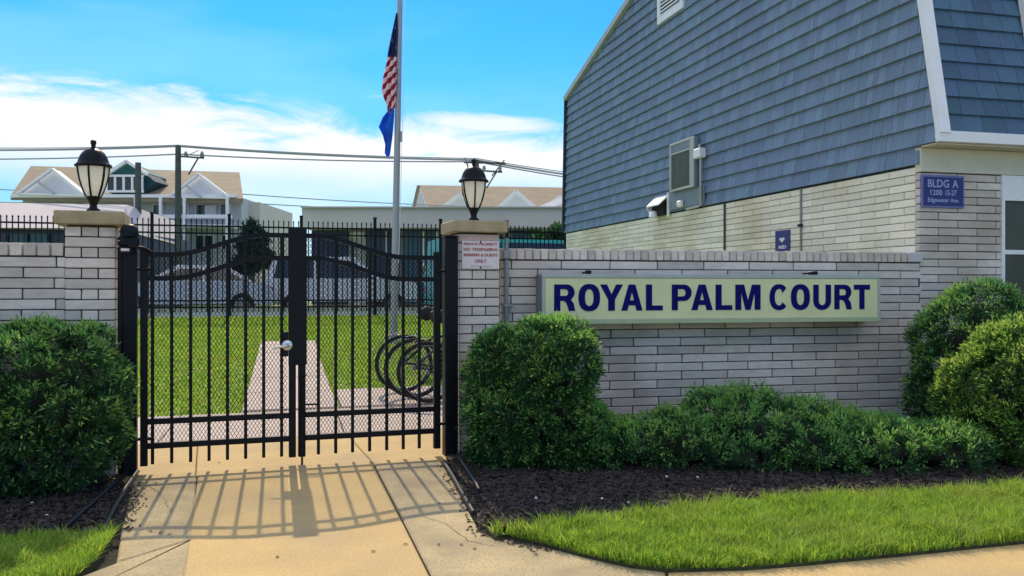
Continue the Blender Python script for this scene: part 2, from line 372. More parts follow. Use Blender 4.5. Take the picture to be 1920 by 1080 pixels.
def inset(poly, d):
    n = len(poly); out = []
    area = sum(poly[i][0]*poly[(i+1) % n][1]-poly[(i+1) % n][0]*poly[i][1] for i in range(n))
    sg = 1 if area > 0 else -1
    for i in range(n):
        p0 = Vector(poly[i-1]); p = Vector(poly[i]); p1 = Vector(poly[(i+1) % n])
        a = (p-p0).normalized(); b = (p1-p).normalized()
        na = Vector((-a.y, a.x))*sg; nb = Vector((-b.y, b.x))*sg; k = na+nb
        if k.length < 1e-5: k = na
        k.normalize(); out.append(tuple(p+k*d/max(.35, k.dot(na))))
    return out
pave = empty('pavement', (0, 0, 0)); pave['kind'] = 'structure'
def slab(poly, m, z=0.0, th=.06, gap=.005, dz=0):
    p = inset(poly, gap); q = inset(poly, gap+.008); n = len(p)
    zz = lambda a: gh(*a)+z
    mb = MB()
    vs = [(a[0], a[1], zz(a)-th) for a in p]+[(a[0], a[1], zz(a)-.006) for a in p]+[(a[0], a[1], zz(a)) for a in q]
    fs = [tuple(range(2*n, 3*n))]
    for k in (0, 1):
        for i in range(n): fs.append((k*n+i, k*n+(i+1) % n, (k+1)*n+(i+1) % n, (k+1)*n+i))
    mb.add(vs, fs)
    return mb.build('slab', m, pave)
g = lambda *a: G(*a)
LE = [(-2.56, 6.05), g(250, 905), g(236, 950), g(222, 1000), g(190, 1045), g(150, 1080), (-1.80, 3.3)]
A0 = (-2.22, 6.48); A1 = g(345, 1080); B0 = (-.935, 6.43); B1 = g(810, 1075)
A_at = lambda Y: (-2.22+(6.48-Y)*.302, Y)
B_at = lambda Y: (-1.0+(6.70-Y)*.226, Y)
gate_line = lambda X: (X, 6.44+.34*X)     # joint just in front of the gate
La = (-2.58, 6.44+.34*-2.58)
Aj = (-2.055, 6.44+.34*-2.055); Bj = (-.955, 6.44+.34*-.955)
Rj = (-.50, 6.44+.34*-.50)
ck0 = g(216, 1055); ck1 = g(360, 1010)
slab([La, Aj, A_at(4.32), ck1, ck0, g(228, 985), g(240, 940)], Mt['concrete_rough'])
slab([ck0, ck1, A_at(4.32), A_at(3.4), (-1.80, 3.3), g(150, 1080)], Mt['concrete_rough'])
slab([Aj, Bj, B_at(3.4), A_at(3.4)], Mt['concrete'])
slab([Bj, Rj, g(868, 930), g(900, 995), g(960, 1010), g(1030, 1026), g(1100, 1045), g(1180, 1063), g(1250, 1072), (.60, 3.4), B_at(3.4)], Mt['concrete_rough'])
slab([(.60, 3.4), g(1250, 1072), g(1400, 1068), g(1500, 1060), g(1700, 1041), g(1920, 1018), (4.2, 4.72), (4.8, 3.4)], Mt['concrete'])
for i in range(5):
    x = -6.0+2.4*i; slab([(x, 1.9), (x+2.4, 1.9), (x+2.4, 3.38), (x, 3.38)], Mt['concrete'])
# walk beyond the gate line
gl = lambda X, v: (X, v+.34*X)
slab([gl(-3.35, 6.46), gl(-2.07, 6.46), gl(-2.50, 7.85), gl(-3.8, 7.85)], Mt['concrete'], gap=.003)
slab([gl(-2.07, 6.46), gl(-.955, 6.46), gl(-1.38, 7.85), gl(-2.50, 7.85)], Mt['concrete'], gap=.003)
slab([gl(-.955, 6.46), gl(.6, 6.46), gl(.2, 7.85), gl(-1.38, 7.85)], Mt['concrete'], gap=.003)
for i in range(7):
    a, b = -7.0+1.4*i, -7.0+1.4*(i+1)
    slab([gl(a, 7.86), gl(b, 7.86), gl(b-.4, 9.6), gl(a-.4, 9.6)], Mt['concrete_pale'])
# path up through the lawn (segments), pad under the bicycles
def pt(px, v):          # ground point under image column px at lawn distance v
    Y = v/(1-.32*(px-960)/F); return ((px-960)/F*Y, Y)
vs_ = [9.62, 10.7, 11.8, 13.0, 14.3, 15.8]
lpx = [452, 462, 470, 477, 483, 488]; rpx = [634, 622, 612, 604, 597, 591]
for i in range(5):
    slab([pt(lpx[i], vs_[i]), pt(rpx[i], vs_[i]), pt(rpx[i+1], vs_[i+1]), pt(lpx[i+1], vs_[i+1])], Mt['concrete_pale'], z=.012)
slab([pt(640, 9.62), pt(900, 9.62), pt(900, 10.75), pt(628, 10.75)], Mt['concrete_pale'], z=.010)
mb = MB(); mb.box(-60, 60, -14, 1.75, -.16, -.02); tag(mb.build('road', mat('pale_concrete_road', (.44, .41, .36), .9, nscale=3, namt=.15, bump=.4)), kind='structure')
mb = MB(); mb.bbox(-60, 60, 1.751, 1.895, -.2, .0, .015); tag(mb.build('road_kerb', Mt['concrete_pale']), kind='structure')
# base under the front slabs and beds
mb = MB(); mb.add([(-9, 1.5, -.03), (9, 1.5, -.03), (9, 9.2, -.03), (-9, 5.6, -.03)], [(0, 1, 2, 3)])
tag(mb.build('soil', Mt['soil']), kind='structure')

# ------------------------------------------------------------------ brick things
def brick_mesh(L, H, D, k, m):
    """one brick, face at y=0 towards -y, chamfered, slightly irregular"""
    r = random.Random(k*97+int(L*1000)); mb = MB()
    mb.bbox(0, L, 0, D, 0, H, .0035)
    mb.v = [(x+r.uniform(-.0012, .0012), y+r.uniform(-.002, .002) if y < D/2 else y, z+r.uniform(-.001, .001)) for x, y, z in mb.v]
    return mb.mesh('brick', m)
_bc = {}
def brick(L, H, D, m, parent, loc, rz=0, name='brick'):
    k = (round(L, 2), round(H, 3), round(D, 3), rnd.randrange(3), m.name)
    if k not in _bc: _bc[k] = brick_mesh(k[0], H, D, k[3], m)
    o = link_mesh(name, _bc[k], parent, loc); o.rotation_euler = (0, 0, rz); o.scale = (L/k[0], 1, 1)
    return o
PITCH = .068; BH = .0605; BL = .400; J = .0085
def rows(z_top, z_bot):
    z = z_top-PITCH; k = 0
    while z > z_bot-PITCH: yield k, max(z, z_bot+.001); z -= PITCH; k += 1

# planes
PG = Plane(6.657, .34)       # gate
PP = Plane(6.675, .34)       # left pillar and wall
PW = Plane(6.80, .22)        # right wall
def wall(root, x0, x1, ztop, skip=None, m=None, offs=0.0):
    m = m or Mt['brick']
    for k, z in rows(ztop, 0):
        off = ((k % 2)*.5*BL+offs+[0, .01, -.012, .006, -.004][k % 5])
        a = x0-((x0-off) % BL)
        while a < x1-.01:
            s_, e_ = max(a, x0), min(a+BL-J, x1)
            if e_-s_ > .03: brick(e_-s_, BH, .06, m, root, (s_, 0, z))
            a += BL
# right wall
wr = empty('brick_wall', PW.loc(), PW.th, 'low pale grey brick wall carrying the long name sign, between gate pillar and building', 'wall')
XW0, XW1 = PW.x(940), PW.x(1727)
ZB = 1.448
wall(wr, XW0, XW1, ZB)
mb = MB(); mb.box(XW0+.004, XW1-.006, .011, .20, -.03, 1.45); mb.build('mortar', Mt['mortar'], wr)
n = int((XW1-.13-XW0)/.0635); wrow = (XW1-.13-XW0)/n
for i in range(n):
    brick(wrow-.010, .083+rnd.uniform(-.002, .002), .215, Mt['brick'], wr, (XW0+i*wrow, -.004+rnd.uniform(-.003, .003), 1.452), name='rowlock_brick')
mb = MB(); mb.bbox(XW1-.128, XW1+.012, -.012, .21, 1.452, 1.534, .006)
tag(mb.build('end_block', mat('pale_end_block', (.55, .54, .55), .8, namt=.1, bump=.3), wr), label='pale smooth block closing the row of upright bricks')
# left wall
wl = empty('brick_wall', PP.loc(), PP.th, 'low grey brick wall topped by upright bricks left of the left pillar', 'wall')
XL0, XL1 = PP.x(-260), PP.x(122)
wall(wl, XL0, XL1, 1.434, offs=.1)
mb = MB(); mb.box(XL0, XL1, .011, .20, -.03, 1.436); mb.build('mortar', Mt['mortar'], wl)
n = int((XL1-XL0)/.075)
for i in range(n):
    w_ = (XL1-XL0)/n
    brick(w_-.012, .082, .215, Mt['brick'], wl, (XL0+i*w_, -.003+rnd.uniform(-.003, .003), 1.438), name='rowlock_brick')

def pillar(plane, pxa, pxb, label, ztop):
    xa, xb = plane.x(pxa), plane.x(pxb); w = xb-xa; yoff = -.02
    root = empty('brick_pillar', plane.loc(), plane.th, label, 'pillar', 'gate pillars')
    for k, z in rows(ztop-.006, 0):
        ps = [(0, w)] if k % 2 else [(0, w*.335), (w*.335, w*.67), (w*.67, w)]
        for a, b in ps: brick(b-a-(J if b < w else 0), BH, .07, Mt['brick'], root, (xa+a, yoff, z))
        # side faces
        for sx, rz in ((xb, R(90)), (xa, R(-90))):
            if k % 2:
                L_ = w-.075-J
                if rz > 0: brick(L_, BH, .05, Mt['brick'], root, (sx, yoff+.075, z), rz)
                else: brick(L_, BH, .05, Mt['brick'], root, (sx, yoff+.075+L_, z), rz)
            else:
                for q in (0, 1):
                    L_ = (w-.075)/2-J
                    if rz > 0: brick(L_, BH, .05, Mt['brick'], root, (sx, yoff+.075+q*(L_+J), z), rz)
                    else: brick(L_, BH, .05, Mt['brick'], root, (sx, yoff+.075+L_+q*(L_+J), z), rz)
    mb = MB(); mb.box(xa+.011, xb-.011, yoff+.011, yoff+w-.011, -.03, ztop-.001); mb.build('mortar', Mt['mortar'], root)
    cx = (xa+xb)/2; h = .208
    mb = MB(); mb.bbox(cx-h, cx+h, yoff+w/2-h, yoff+w/2+h, ztop, ztop+.088, .007); mb.build('cap_stone', Mt['capstone'], root)
    th = plane.th; X = cx*math.cos(th)-(yoff+w/2)*math.sin(th); Y = plane.c+cx*math.sin(th)+(yoff+w/2)*math.cos(th)
    return root, (X, Y, ztop+.088), (xa, xb, yoff, w)
pl, lampL, bl_ = pillar(PP, 123, 217, 'left brick gate pillar with a tan stone cap, nearer of the two', 1.640)
PR = Plane(6.70, .34)
pr, lampR, br_ = pillar(PR, 860, 935, 'right brick gate pillar with a tan stone cap and a red and white notice', 1.645)

# notice on the right pillar
nt_ = empty('notice_sign', PR.loc(), PR.th, 'small white notice in red print screwed to the right gate pillar', 'sign')
xa, xb = PR.x(864), PR.x(934); yb = br_[2]-.010
f_ = lambda u, v, d: (u, yb-.0015-d*.0015, v)
z0, z1 = PR.z(898, 504), PR.z(898, 452)
mb = MB(); mb.bbox(xa, xb, yb, yb+.006, z0, z1, .002); mb.build('plate', Mt['white_plate'], nt_)
mb = MB(); mb.bbox(PR.x(861), PR.x(934), br_[2]-.004, br_[2]-.0005, z1+.002, PR.z(898, 440), .001); mb.build('faded_backing', Mt['pink'], nt_)
W_ = xb-xa
for tx, fa, fb, za, zb in (('PRIVATE PROPERTY', .05, .95, .83, .93), ('NO TRESPASSING', .05, .95, .635, .75), ('MEMBERS & GUESTS', .05, .95, .44, .545), ('ONLY', .34, .66, .21, .34)):
    me = text_mesh(tx, xa+fa*W_, xa+fb*W_, z0+za*(z1-z0), z0+zb*(z1-z0), lambda u, v, d: (u, yb-.002 if d == 0 else yb+.001, v), 1, Mt['red_print'], bold=.03)
    link_mesh('lettering', me, nt_)
mb = MB(); mb.box(xa+.22*W_, xa+.78*W_, yb-.002, yb+.001, z0+.085*(z1-z0), z0+.10*(z1-z0)); mb.build('print_line', Mt['red_print'], nt_)
for zz in (z0+.008, z1-.008):
    mb = MB(); mb.lathe([(0, -.004), (.006, -.003), (.007, .001)], 8); me = mb.mesh('screw', Mt['rusty_black'])
    for v in me.vertices: v.co = (v.co.x, v.co.z, v.co.y)
    link_mesh('screw', me, nt_, ((xa+xb)/2, yb-.001, zz))

# ------------------------------------------------------------------ lamps
def make_lamp():
    root = empty('pillar_lamp')
    M_ = Mt['black_metal']
    mb = MB(); mb.lathe([(0, 0), (.047, 0), (.049, .012), (.043, .026), (.030, .036), (.024, .050), (.028, .062), (.036, .082), (.047, .100), (.052, .112), (0, .113)], 24); mb.build('pedestal', M_, root)
    prof = [(.050, .112), (.066, .145), (.082, .185), (.094, .225), (.102, .262), (.107, .300), (.108, .312)]
    for k in range(6):
        a = R(-90+60*k); mb = MB()
        c0, c1 = math.cos(a), math.sin(a)
        pts = [(r*c0, r*c1, z) for r, z in prof]
        for p, q in zip(pts, pts[1:]): mb.bar(p, q, .012, .012)
        mb.build('rib', M_, root)
        b = R(-90+60*(k+1)); mb = MB(); vs = []; fs = []
        for r, z in prof:
            for t in range(5):
                u = t/4; x = r*.985*((1-u)*c0+u*math.cos(b)); y = r*.985*((1-u)*c1+u*math.sin(b)); q = 1+.07*math.sin(math.pi*u)
                vs.append((x*q, y*q, z))
        for i in range(len(prof)-1):
            for t in range(4): fs.append((i*5+t, i*5+t+1, (i+1)*5+t+1, (i+1)*5+t))
        mb.add(vs, fs, True); mb.build('glass_panel', Mt['lamp_glass'], root)
    mb = MB(); mb.lathe([(.104, .308), (.127, .312), (.129, .320), (.118, .330), (.108, .338), (.102, .356), (.092, .382), (.074, .408), (.052, .424), (.034, .432), (.020, .436), (.015, .446), (.016, .462), (.020, .468), (.020, .486), (.012, .492), (0, .493)], 32)
    mb.lathe([(.104, .308), (.0, .309)], 32); mb.build('hood', M_, root)
    mb = MB(); mb.lathe([(0, .115), (.018, .118), (.018, .175), (0, .180)], 12); mb.build('bulb_holder', Mt['white'], root)
    return root
l0 = make_lamp(); l0.location = lampL; l0.rotation_euler = (0, 0, R(8)); l0.scale = (.91, .91, .99)
tag(l0, 'black lantern with cream glass on the left gate pillar', 'lamp', 'lanterns on the gate pillars')
l1 = copy_tree(l0); l1.location = lampR; l1.rotation_euler = (0, 0, R(10)); l1.scale = (.90, .90, .99)
tag(l1, 'black lantern with cream glass on the right gate pillar, above the red notice', 'lamp')

# ------------------------------------------------------------------ gate
RLOW, RHIGH = 1.452, 1.596
def smooth(t): t = max(0, min(1, t)); return t*t*(3-2*t)
gxl = PG.x
def rail_z(x):
    a, b = gxl(318), gxl(500); c_, d_ = gxl(590), gxl(760)
    if x < gxl(557): return RLOW+(RHIGH-RLOW)*smooth((x-a)/(b-a))
    return RHIGH-(RHIGH-RLOW)*smooth((x-c_)/(d_-c_))
def rail_strip(mb, xa, xb, dz, w=.030, h=.032, y=0, n=24):
    vs = []; fs = []
    for i in range(n+1):
        x = xa+(xb-xa)*i/n; z = rail_z(x)+dz; s_ = (rail_z(x+.01)-rail_z(x-.01))/.02; k = math.hypot(1, s_)
        nx, nz = -s_/k, 1/k
        for (yy, hh) in ((-w/2, -h/2), (w/2, -h/2), (w/2, h/2), (-w/2, h/2)): vs.append((x+nx*hh, y+yy, z+nz*hh))
    for i in range(n):
        for k in range(4): fs.append((i*4+k, i*4+(k+1) % 4, (i+1)*4+(k+1) % 4, (i+1)*4+k))
    fs += [(3, 2, 1, 0), (n*4, n*4+1, n*4+2, n*4+3)]
    mb.add(vs, fs)
posts = empty('gate_post', (0, 0, 0))
C.objects.unlink(posts); bpy.data.objects.remove(posts)
def gate_post(pxa, pxb, ztop, label):
    xa, xb = gxl(pxa), gxl(pxb)
    root = empty('gate_post', PG.loc(), PG.th, label, 'gate post', 'square black gate posts')
    mb = MB(); mb.bbox(xa, xb, -.05, .05, -.03, ztop-.012, .006); mb.build('post', Mt['black_metal'], root)
    mb = MB(); mb.bbox(xa-.004, xb+.004, -.054, .054, ztop-.0115, ztop, .004); mb.build('cap', Mt['black_metal'], root)
    return root
gp1 = gate_post(231, 257.5, 1.615, 'square black steel gate post against the left pillar, closer mounted on top')
gp2 = gate_post(832, 856, 1.615, 'square black steel gate post against the right pillar, without a closer')
mb = MB(); mb.bbox(gxl(221), gxl(231)-.001, -.03, .03, 0, 1.50, .003)
mb.build('wall_plate', Mt['rusty_black'], gp1)
# closer on the left post
cl = empty('gate_closer', PG.loc(), PG.th, 'black gate closer with a white label on top of the left gate post', 'gate closer')
xa, xb = gxl(222), gxl(263)
mb = MB(); mb.bbox(xa, xb, -.085, .02, 1.50, 1.565, .01); mb.build('body', Mt['black_metal'], cl)
mb = MB(); mb.lathe([(0, .066), (.03, .060), (.052, .04), (.058, 0), (.058, -.02)], 20, ((xa+xb)/2+.004, -.035, 1.585)); mb.build('dome', Mt['black_metal'], cl)
mb = MB(); mb.tube([((xa+xb)/2, -.11, 1.505), (xb+.03, -.10, 1.49), (xb+.07, -.03, 1.465)], .010, 8); mb.build('arm', Mt['rusty_black'], cl)
mb = MB(); mb.box(gxl(229), gxl(245), -.0895, -.0862, 1.470, 1.487); mb.build('label_strip', Mt['white_plate'], cl)
mb = MB(); mb.box(gxl(226), gxl(250), -.086, -.02, 1.455, 1.4995); mb.build('bracket', Mt['rusty_black'], cl)
mb = MB(); mb.lathe([(0, .004), (.006, .003), (.007, 0)], 10, (gxl(225), -.086, 1.535)); mb.build('bolt', Mt['steel'], cl)

def mesh_panel(xa, xb, z0, y):
    """expanded-metal infill: zigzag strands clipped under the arched rail"""
    mb = MB(); dx, dz = .0125, .0205; n = int((xb-xa)/dx); V = []; Fc = []
    for i in range(n):
        x = xa+i*dx; j = 0; z = z0
        while z < 1.60:
            up = (i+j) % 2 == 0
            xA, xB = (x, x+dx) if up else (x+dx, x)
            z2 = z+dz
            if z2 < rail_z(x) -.004:
                b = len(V); t = .0019
                V += [(xA-t, y, z), (xA+t, y-.003, z), (xB+t, y-.003, z2), (xB-t, y, z2)]
                Fc.append((b, b+1, b+2, b+3))
            z = z2; j += 1
    mb.v = V; mb.f = Fc; mb.sm = [False]*len(Fc)
    return mb
ZR1, ZR2 = .182, .343
def leaf(pickets, sa, sb, side, label):
    """sa..sb hinge stile pixels; side -1 left leaf"""
    root = empty('gate_leaf', PG.loc(), PG.th, label, 'gate', 'the two leaves of the double gate')
    M_ = Mt['black_metal']
    h0, h1 = gxl(sa), gxl(sb)
    mb = MB(); mb.bbox(h0, h1, -.022, .022, .052, 1.495, .003); mb.build('hinge_stile', M_, root)
    if side < 0: m0, m1 = gxl(541.5), gxl(554.5)
    else: m0, m1 = gxl(559), gxl(572.5)
    mb = MB(); mb.bbox(m0, m1, -.024, .024, .052, 1.640, .004); mb.build('meeting_stile', M_, root)
    xa, xb = (h1, m0) if side < 0 else (m1, h0)
    for dz in (0, -.158):
        mb = MB(); rail_strip(mb, xa, xb, dz); mb.build('arched_rail', M_, root)
    for z in (ZR1, ZR2):
        mb = MB(); mb.bbox(xa, xb, -.015, .015, z-.019, z+.019, .002); mb.build('rail', M_, root)
    for p in pickets:
        x = gxl(p); mb = MB(); mb.bbox(x-.0105, x+.0105, -.0105, .0105, .060, rail_z(x)-.012, .002); mb.build('picket', M_, root)
    mesh_panel(xa, xb, ZR1+.012, .020).build('expanded_mesh', Mt['rusty_black'], root, kind='stuff')
    for z in (1.355, .235):
        mb = MB()
        if side < 0: mb.tube([(gxl(257.5), -.03, z), (gxl(286), -.03, z)], .011, 10)
        else: mb.tube([(gxl(817), -.03, z), (gxl(833), -.03, z)], .011, 10)
        mb.build('hinge', Mt['rusty_black'], root)
    return root, m0, m1
LP = [286, 322, 357.5, 392, 426.5, 460.6, 494.4, 528]; RP = [597, 629.4, 661, 693, 725, 756, 786]
gl1, m0, m1 = leaf(LP, 263, 277, -1, 'left leaf of the black arched gate, bearing the steel lever handle')
gl2, n0, n1 = leaf(RP, 813, 825, 1, 'right leaf of the black arched gate, with the drop bolt at its free edge')
# cover strip, lock box, handle, drop bolt
mb = MB(); mb.bbox(gxl(540), gxl(574.5), -.034, -.0245, PG.z(557, 684), 1.651, .003); mb.bbox(gxl(540), gxl(574.5), -.0242, .03, 1.6405, 1.6535, .003); mb.build('cover_strip', Mt['black_metal'], gl1)
mb = MB(); mb.bbox(gxl(528), gxl(540)-.0005, -.030, .018, PG.z(540, 668), PG.z(540, 622), .004); mb.build('lock_box', Mt['black_metal'], gl1)
hx, hz = gxl(538), PG.z(538, 647)
mb = MB(); mb.lathe([(0, .010), (.030, .009), (.036, .004), (.037, 0)], 28)
me = mb.mesh('handle', Mt['steel'])
for v in me.vertices: v.co = (v.co.x, -v.co.z, v.co.y)
ho = link_mesh('handle_rose', me, gl1, (hx, -.031, hz))
mb = MB(); mb.tube([(0, -.008, 0), (0, -.05, 0), (-.012, -.058, -.001), (-.06, -.058, -.006), (-.105, -.050, -.016)], [.010, .010, .011, .010, .008], 12); mb.build('lever', Mt['steel'], ho)
mb = MB(); xr = gxl(565.5)
mb.tube([(xr, -.034, -.02), (xr, -.034, .62)], .0075, 8); mb.tube([(xr, -.034, .62), (xr+.03, -.036, .62)], .0075, 8); mb.build('drop_bolt', Mt['rusty_black'], gl2)
mb = MB(); mb.bbox(n1+.0005, gxl(597)-.011, -.01, .01, PG.z(585, 758)-.006, PG.z(585, 758)+.006, .001); mb.build('bolt_guide', Mt['rusty_black'], gl2)
mb = MB(); mb.bbox(xr-.014, xr+.014, -.044, -.0245, .30, .33, .002); mb.bbox(xr-.014, xr+.014, -.044, -.0245, .09, .12, .002); mb.build('bolt_bracket', Mt['rusty_black'], gl2)

# ------------------------------------------------------------------ name sign on the right wall
PS = Plane(6.80-.205/PW.co, .22)
sg = empty('name_sign', PS.loc(), PS.th, 'long pale yellow light box sign with navy capital letters on the brick wall', 'sign')
xa, xb = PS.x(1016), PS.x(1650); za, zb = .954, 1.336
mb = MB(); mb.bbox(xa, xb, .004, .200, za, zb, .008); mb.build('cabinet', Mt['sign_grey'], sg)
mb = MB()
for a, b, c_, d_ in ((xa, xb, zb-.030, zb), (xa, xb, za, za+.036)): mb.bbox(a, b, -.012, .0038, c_, d_, .003)
for a, b in ((xa, xa+.026), (xb-.026, xb)): mb.bbox(a, b, -.010, .0036, za+.0365, zb-.0305, .003)
mb.build('frame', Mt['frame_grey'], sg)
mb = MB(); mb.bbox(xa+.0265, xb-.0265, -.006, .0030, za+.0370, zb-.0310, .001); mb.build('face_panel', Mt['sign_face'], sg)
mb = MB(); mb.bbox(xa+.001, xb-.001, -.0155, -.0122, za+.002, za+.034, .001); mb.build('lower_lip', Mt['sign_lip'], sg)
def arc(cx, cy, rx, ry, a0, a1, n=12, p=1.0):
    out = []
    for i in range(n+1):
        t = R(a0+(a1-a0)*i/n); c_, s_ = math.cos(t), math.sin(t)
        out.append((cx+rx*math.copysign(abs(c_)**p, c_), cy+ry*math.copysign(abs(s_)**p, s_)))
    return out
k_ = .30          # stroke / letter width
LET = {
 'O': [arc(.5, .5, .5, .52, 0, 345, 23, .85), arc(.5, .5, .20, .32, 0, 345, 23, .85)],
 'Y': [[(0, 1), (.30, 1), (.5, .62), (.70, 1), (1, 1), (.645, .42), (.645, 0), (.355, 0), (.355, .42)]],
 'A': [[(0, 0), (.28, 0), (.345, .20), (.655, .20), (.72, 0), (1, 0), (.655, 1), (.345, 1)], [(.405, .395), (.595, .395), (.5, .72)]],
 'L': [[(0, 0), (1, 0), (1, .19), (.36, .19), (.36, 1), (0, 1)]],
 'P': [[(0, 0), (.30, 0), (.30, .36), (.58, .36)]+arc(.60, .68, .40, .32, -80, 80, 10)+[(.58, 1), (0, 1)], [(.30, .54), (.54, .54)]+arc(.56, .68, .14, .14, -80, 80, 6)+[(.54, .82), (.30, .82)]],
 'R': [[(0, 0), (.29, 0), (.29, .38), (.46, .38)]+[(.58, .30), (.66, .12), (.70, 0), (1, 0), (.98, .06), (.93, .28), (.80, .42)]+arc(.60, .70, .37, .30, -40, 80, 8)+[(.58, 1), (0, 1)], [(.29, .57), (.53, .57)]+arc(.54, .69, .13, .125, -80, 80, 6)+[(.53, .82), (.29, .82)]],
 'M': [[(0, 0), (.23, 0), (.23, .70), (.40, 0), (.60, 0), (.77, .70), (.77, 0), (1, 0), (1, 1), (.66, 1), (.5, .36), (.34, 1), (0, 1)]],
 'C': [arc(.52, .5, .52, .52, 42, 318, 24, .9)[:]+[(.70, .30)]+arc(.52, .5, .24, .33, 310, 50, 16, .9)+[(.70, .66)]],
 'U': [[(0, 1), (0, .34)]+arc(.5, .34, .5, .36, 180, 360, 14)+[(1, .34), (1, 1), (.70, 1), (.70, .34)]+arc(.5, .34, .20, .17, 360, 180, 10)+[(.30, 1)]],
 'T': [[(.345, 0), (.655, 0), (.655, .80), (1, .80), (1, 1), (0, 1), (0, .80), (.345, .80)]],
}
spots = [('R', 1038.5, 1078), ('O', 1084, 1124.5), ('Y', 1124.5, 1167.5), ('A', 1164.5, 1204), ('L', 1210.5, 1242), ('P', 1259, 1296), ('A', 1295.5, 1335.5), ('L', 1341, 1372), ('M', 1378, 1425), ('C', 1442, 1476), ('O', 1482, 1517.5), ('U', 1524, 1557), ('R', 1563.5, 1596), ('T', 1600, 1630)]
lz0, lz1 = PS.z(1300, 581.5), PS.z(1300, 533.5)
for ch, pa, pb in spots:
    ua, ub = PS.x(pa), PS.x(pb)
    link_mesh('letter', curve_mesh(LET[ch], lambda u, v, d: (ua+u*(ub-ua), -.0062-(.0045 if d == 0 else 0), lz0+v*(lz1-lz0)), 1, Mt['navy']), sg)
for px, w_ in ((1107, .020), (1532, .03)):
    x = PS.x(px); mb = MB(); mb.bbox(x-w_, x+w_, .03, .09, zb+.0005, zb+.030, .006); mb.bar((x, .09, zb+.014), (x, .2, zb+.014), .012); mb.build('bracket', Mt['rusty_black'], sg)

# conduit beside the right pillar
cd = empty('conduit', PW.loc(), PW.th, 'grey electrical conduit running up between right pillar and wall', 'conduit')
x = PW.x(948); mb = MB(); mb.tube([(x, -.03, .35), (x, -.03, PW.z(948, 447))], .016, 12); mb.build('pipe', Mt['galv'], cd)
mb = MB(); mb.bbox(x-.028, x+.028, -.062, -.0465, PW.z(948, 486), PW.z(948, 470), .006); mb.build('junction_box', Mt['galv'], cd)
mb = MB(); mb.bbox(x-.024, x+.05, -.050, -.001, PW.z(948, 575), PW.z(948, 570), .002); mb.build('strap', Mt['galv'], cd)

# ------------------------------------------------------------------ building A
BT = .2618; BA = math.atan(BT); BC = Vector((3.496+.02, 7.57+.02)); ca, sa_ = math.cos(BA), math.sin(BA)
bd = empty('apartment_building', (BC.x, BC.y, 0), BA, 'blue shingled gambrel building above cream brick, right of the gate', 'building')
def sy(px):      # distance along the side wall for an image column
    u = (px-960)/F; return (BC.x-BC.y*u)/(sa_+ca*u)
def sz(px, py, off=0): return EYE+(HOR-py)/F*(BC.y+ca*sy(px))
def fx(px): u = (px-960)/F; return (u*BC.y-BC.x)/(ca-u*sa_)
def fz(px, py): return EYE+(HOR-py)/F*(BC.y+sa_*fx(px))
DEPTH = 9.75
# wall core
mb = MB(); mb.box(.012, 12, .06, DEPTH-.06, -.05, 2.28); mb.build('mortar_core', Mt['mortar_sunlit'], bd)
mb = MB(); mb.box(.012, .86, .012, .0598, -.05, 2.28); mb.box(2.1, 12, .012, .0598, -.05, 2.28); mb.build('mortar_front', Mt['mortar'], bd)
cand = []
for k, z in rows(2.285, 1.20):
    off = (k % 2)*.5*BL
    a = 0.0-((0.0-off) % BL)
    while a < DEPTH:
        s_, e_ = max(a, 0.055), min(a+BL-J, DEPTH)
        if e_-s_ > .03: cand.append(('s', s_, e_, z))
        a += BL
for k, z in rows(2.232, .5):
    off = (k % 2)*.5*BL; a = -((-off) % BL)
    while a < .86:
        s_, e_ = max(a, 0), min(a+BL-J, .858)
        if e_-s_ > .03: cand.append(('f', s_, e_, z))
        a += BL
cand.sort(key=lambda c: (0 if c[0] == 'f' else c[1]))
rest = MB()
for i, (t, s_, e_, z) in enumerate(cand):
    if t == 'f': brick(e_-s_, BH, .05, Mt['brick'], bd, (s_, 0, z)); continue
    if i < 300: brick(e_-s_, BH, .05, Mt['brick_sunlit'], bd, (0, e_, z), R(-90))
    else: rest.box(0+rnd.uniform(-.001, .002), .05, s_, e_, z, z+BH)
tag(rest.build('brick', Mt['brick_sunlit'], bd), kind='stuff')
# gambrel
KN = 4.866; YF0 = -.21; YB0 = DEPTH+.06
yf = lambda z: YF0+(z-2.46)*.187 if z < KN else None
ridge_y, ridge_z = 4.82, 6.18
outline = [(YF0, 2.46), (.24, KN), (ridge_y, ridge_z), (DEPTH-.36, KN), (YB0, 2.46)]
outline = [(YF0, 2.46), (.24, KN), (ridge_y, ridge_z), (9.64, KN), (9.80, 2.46)]
mb = MB(); mb.prism([(0.0, 2.285), (0, 2.46)]+outline+[(9.78, 2.285)], lambda u, v, d: (d, u, v), .02, 12); mb.build('gable_core', Mt['roof_under'], bd)
def clip(poly, edge):
    (ax, ay), (bx, by) = edge; out = []
    side = lambda p: (bx-ax)*(p[1]-ay)-(by-ay)*(p[0]-ax)
    for i in range(len(poly)):
        p, q = poly[i], poly[(i+1) % len(poly)]; sp, sq = side(p), side(q)
        if sp <= 0: out.append(p)
        if sp*sq < 0:
            t = sp/(sp-sq); out.append((p[0]+t*(q[0]-p[0]), p[1]+t*(q[1]-p[1])))
    return out
edges = [(outline[i], outline[i+1]) for i in range(4)]
SP = .16
shing = []
r_ = random.Random(5)
row = 0; z = 2.30
while z < ridge_z:
    y = (0.0 if row == 0 else YF0)+.001; first = True
    while y < 9.8:
        w_ = r_.choice([.06, .075, .09, .10, .12, .14, .17]) if not first else r_.choice([.08, .14, .2]); first = False
        shing.append((row, z, y, min(y+w_-.004, 9.8))); y += w_
    z += SP; row += 1
shing.sort(key=lambda s: abs(s[2])+.35*abs(s[1]-2.4))
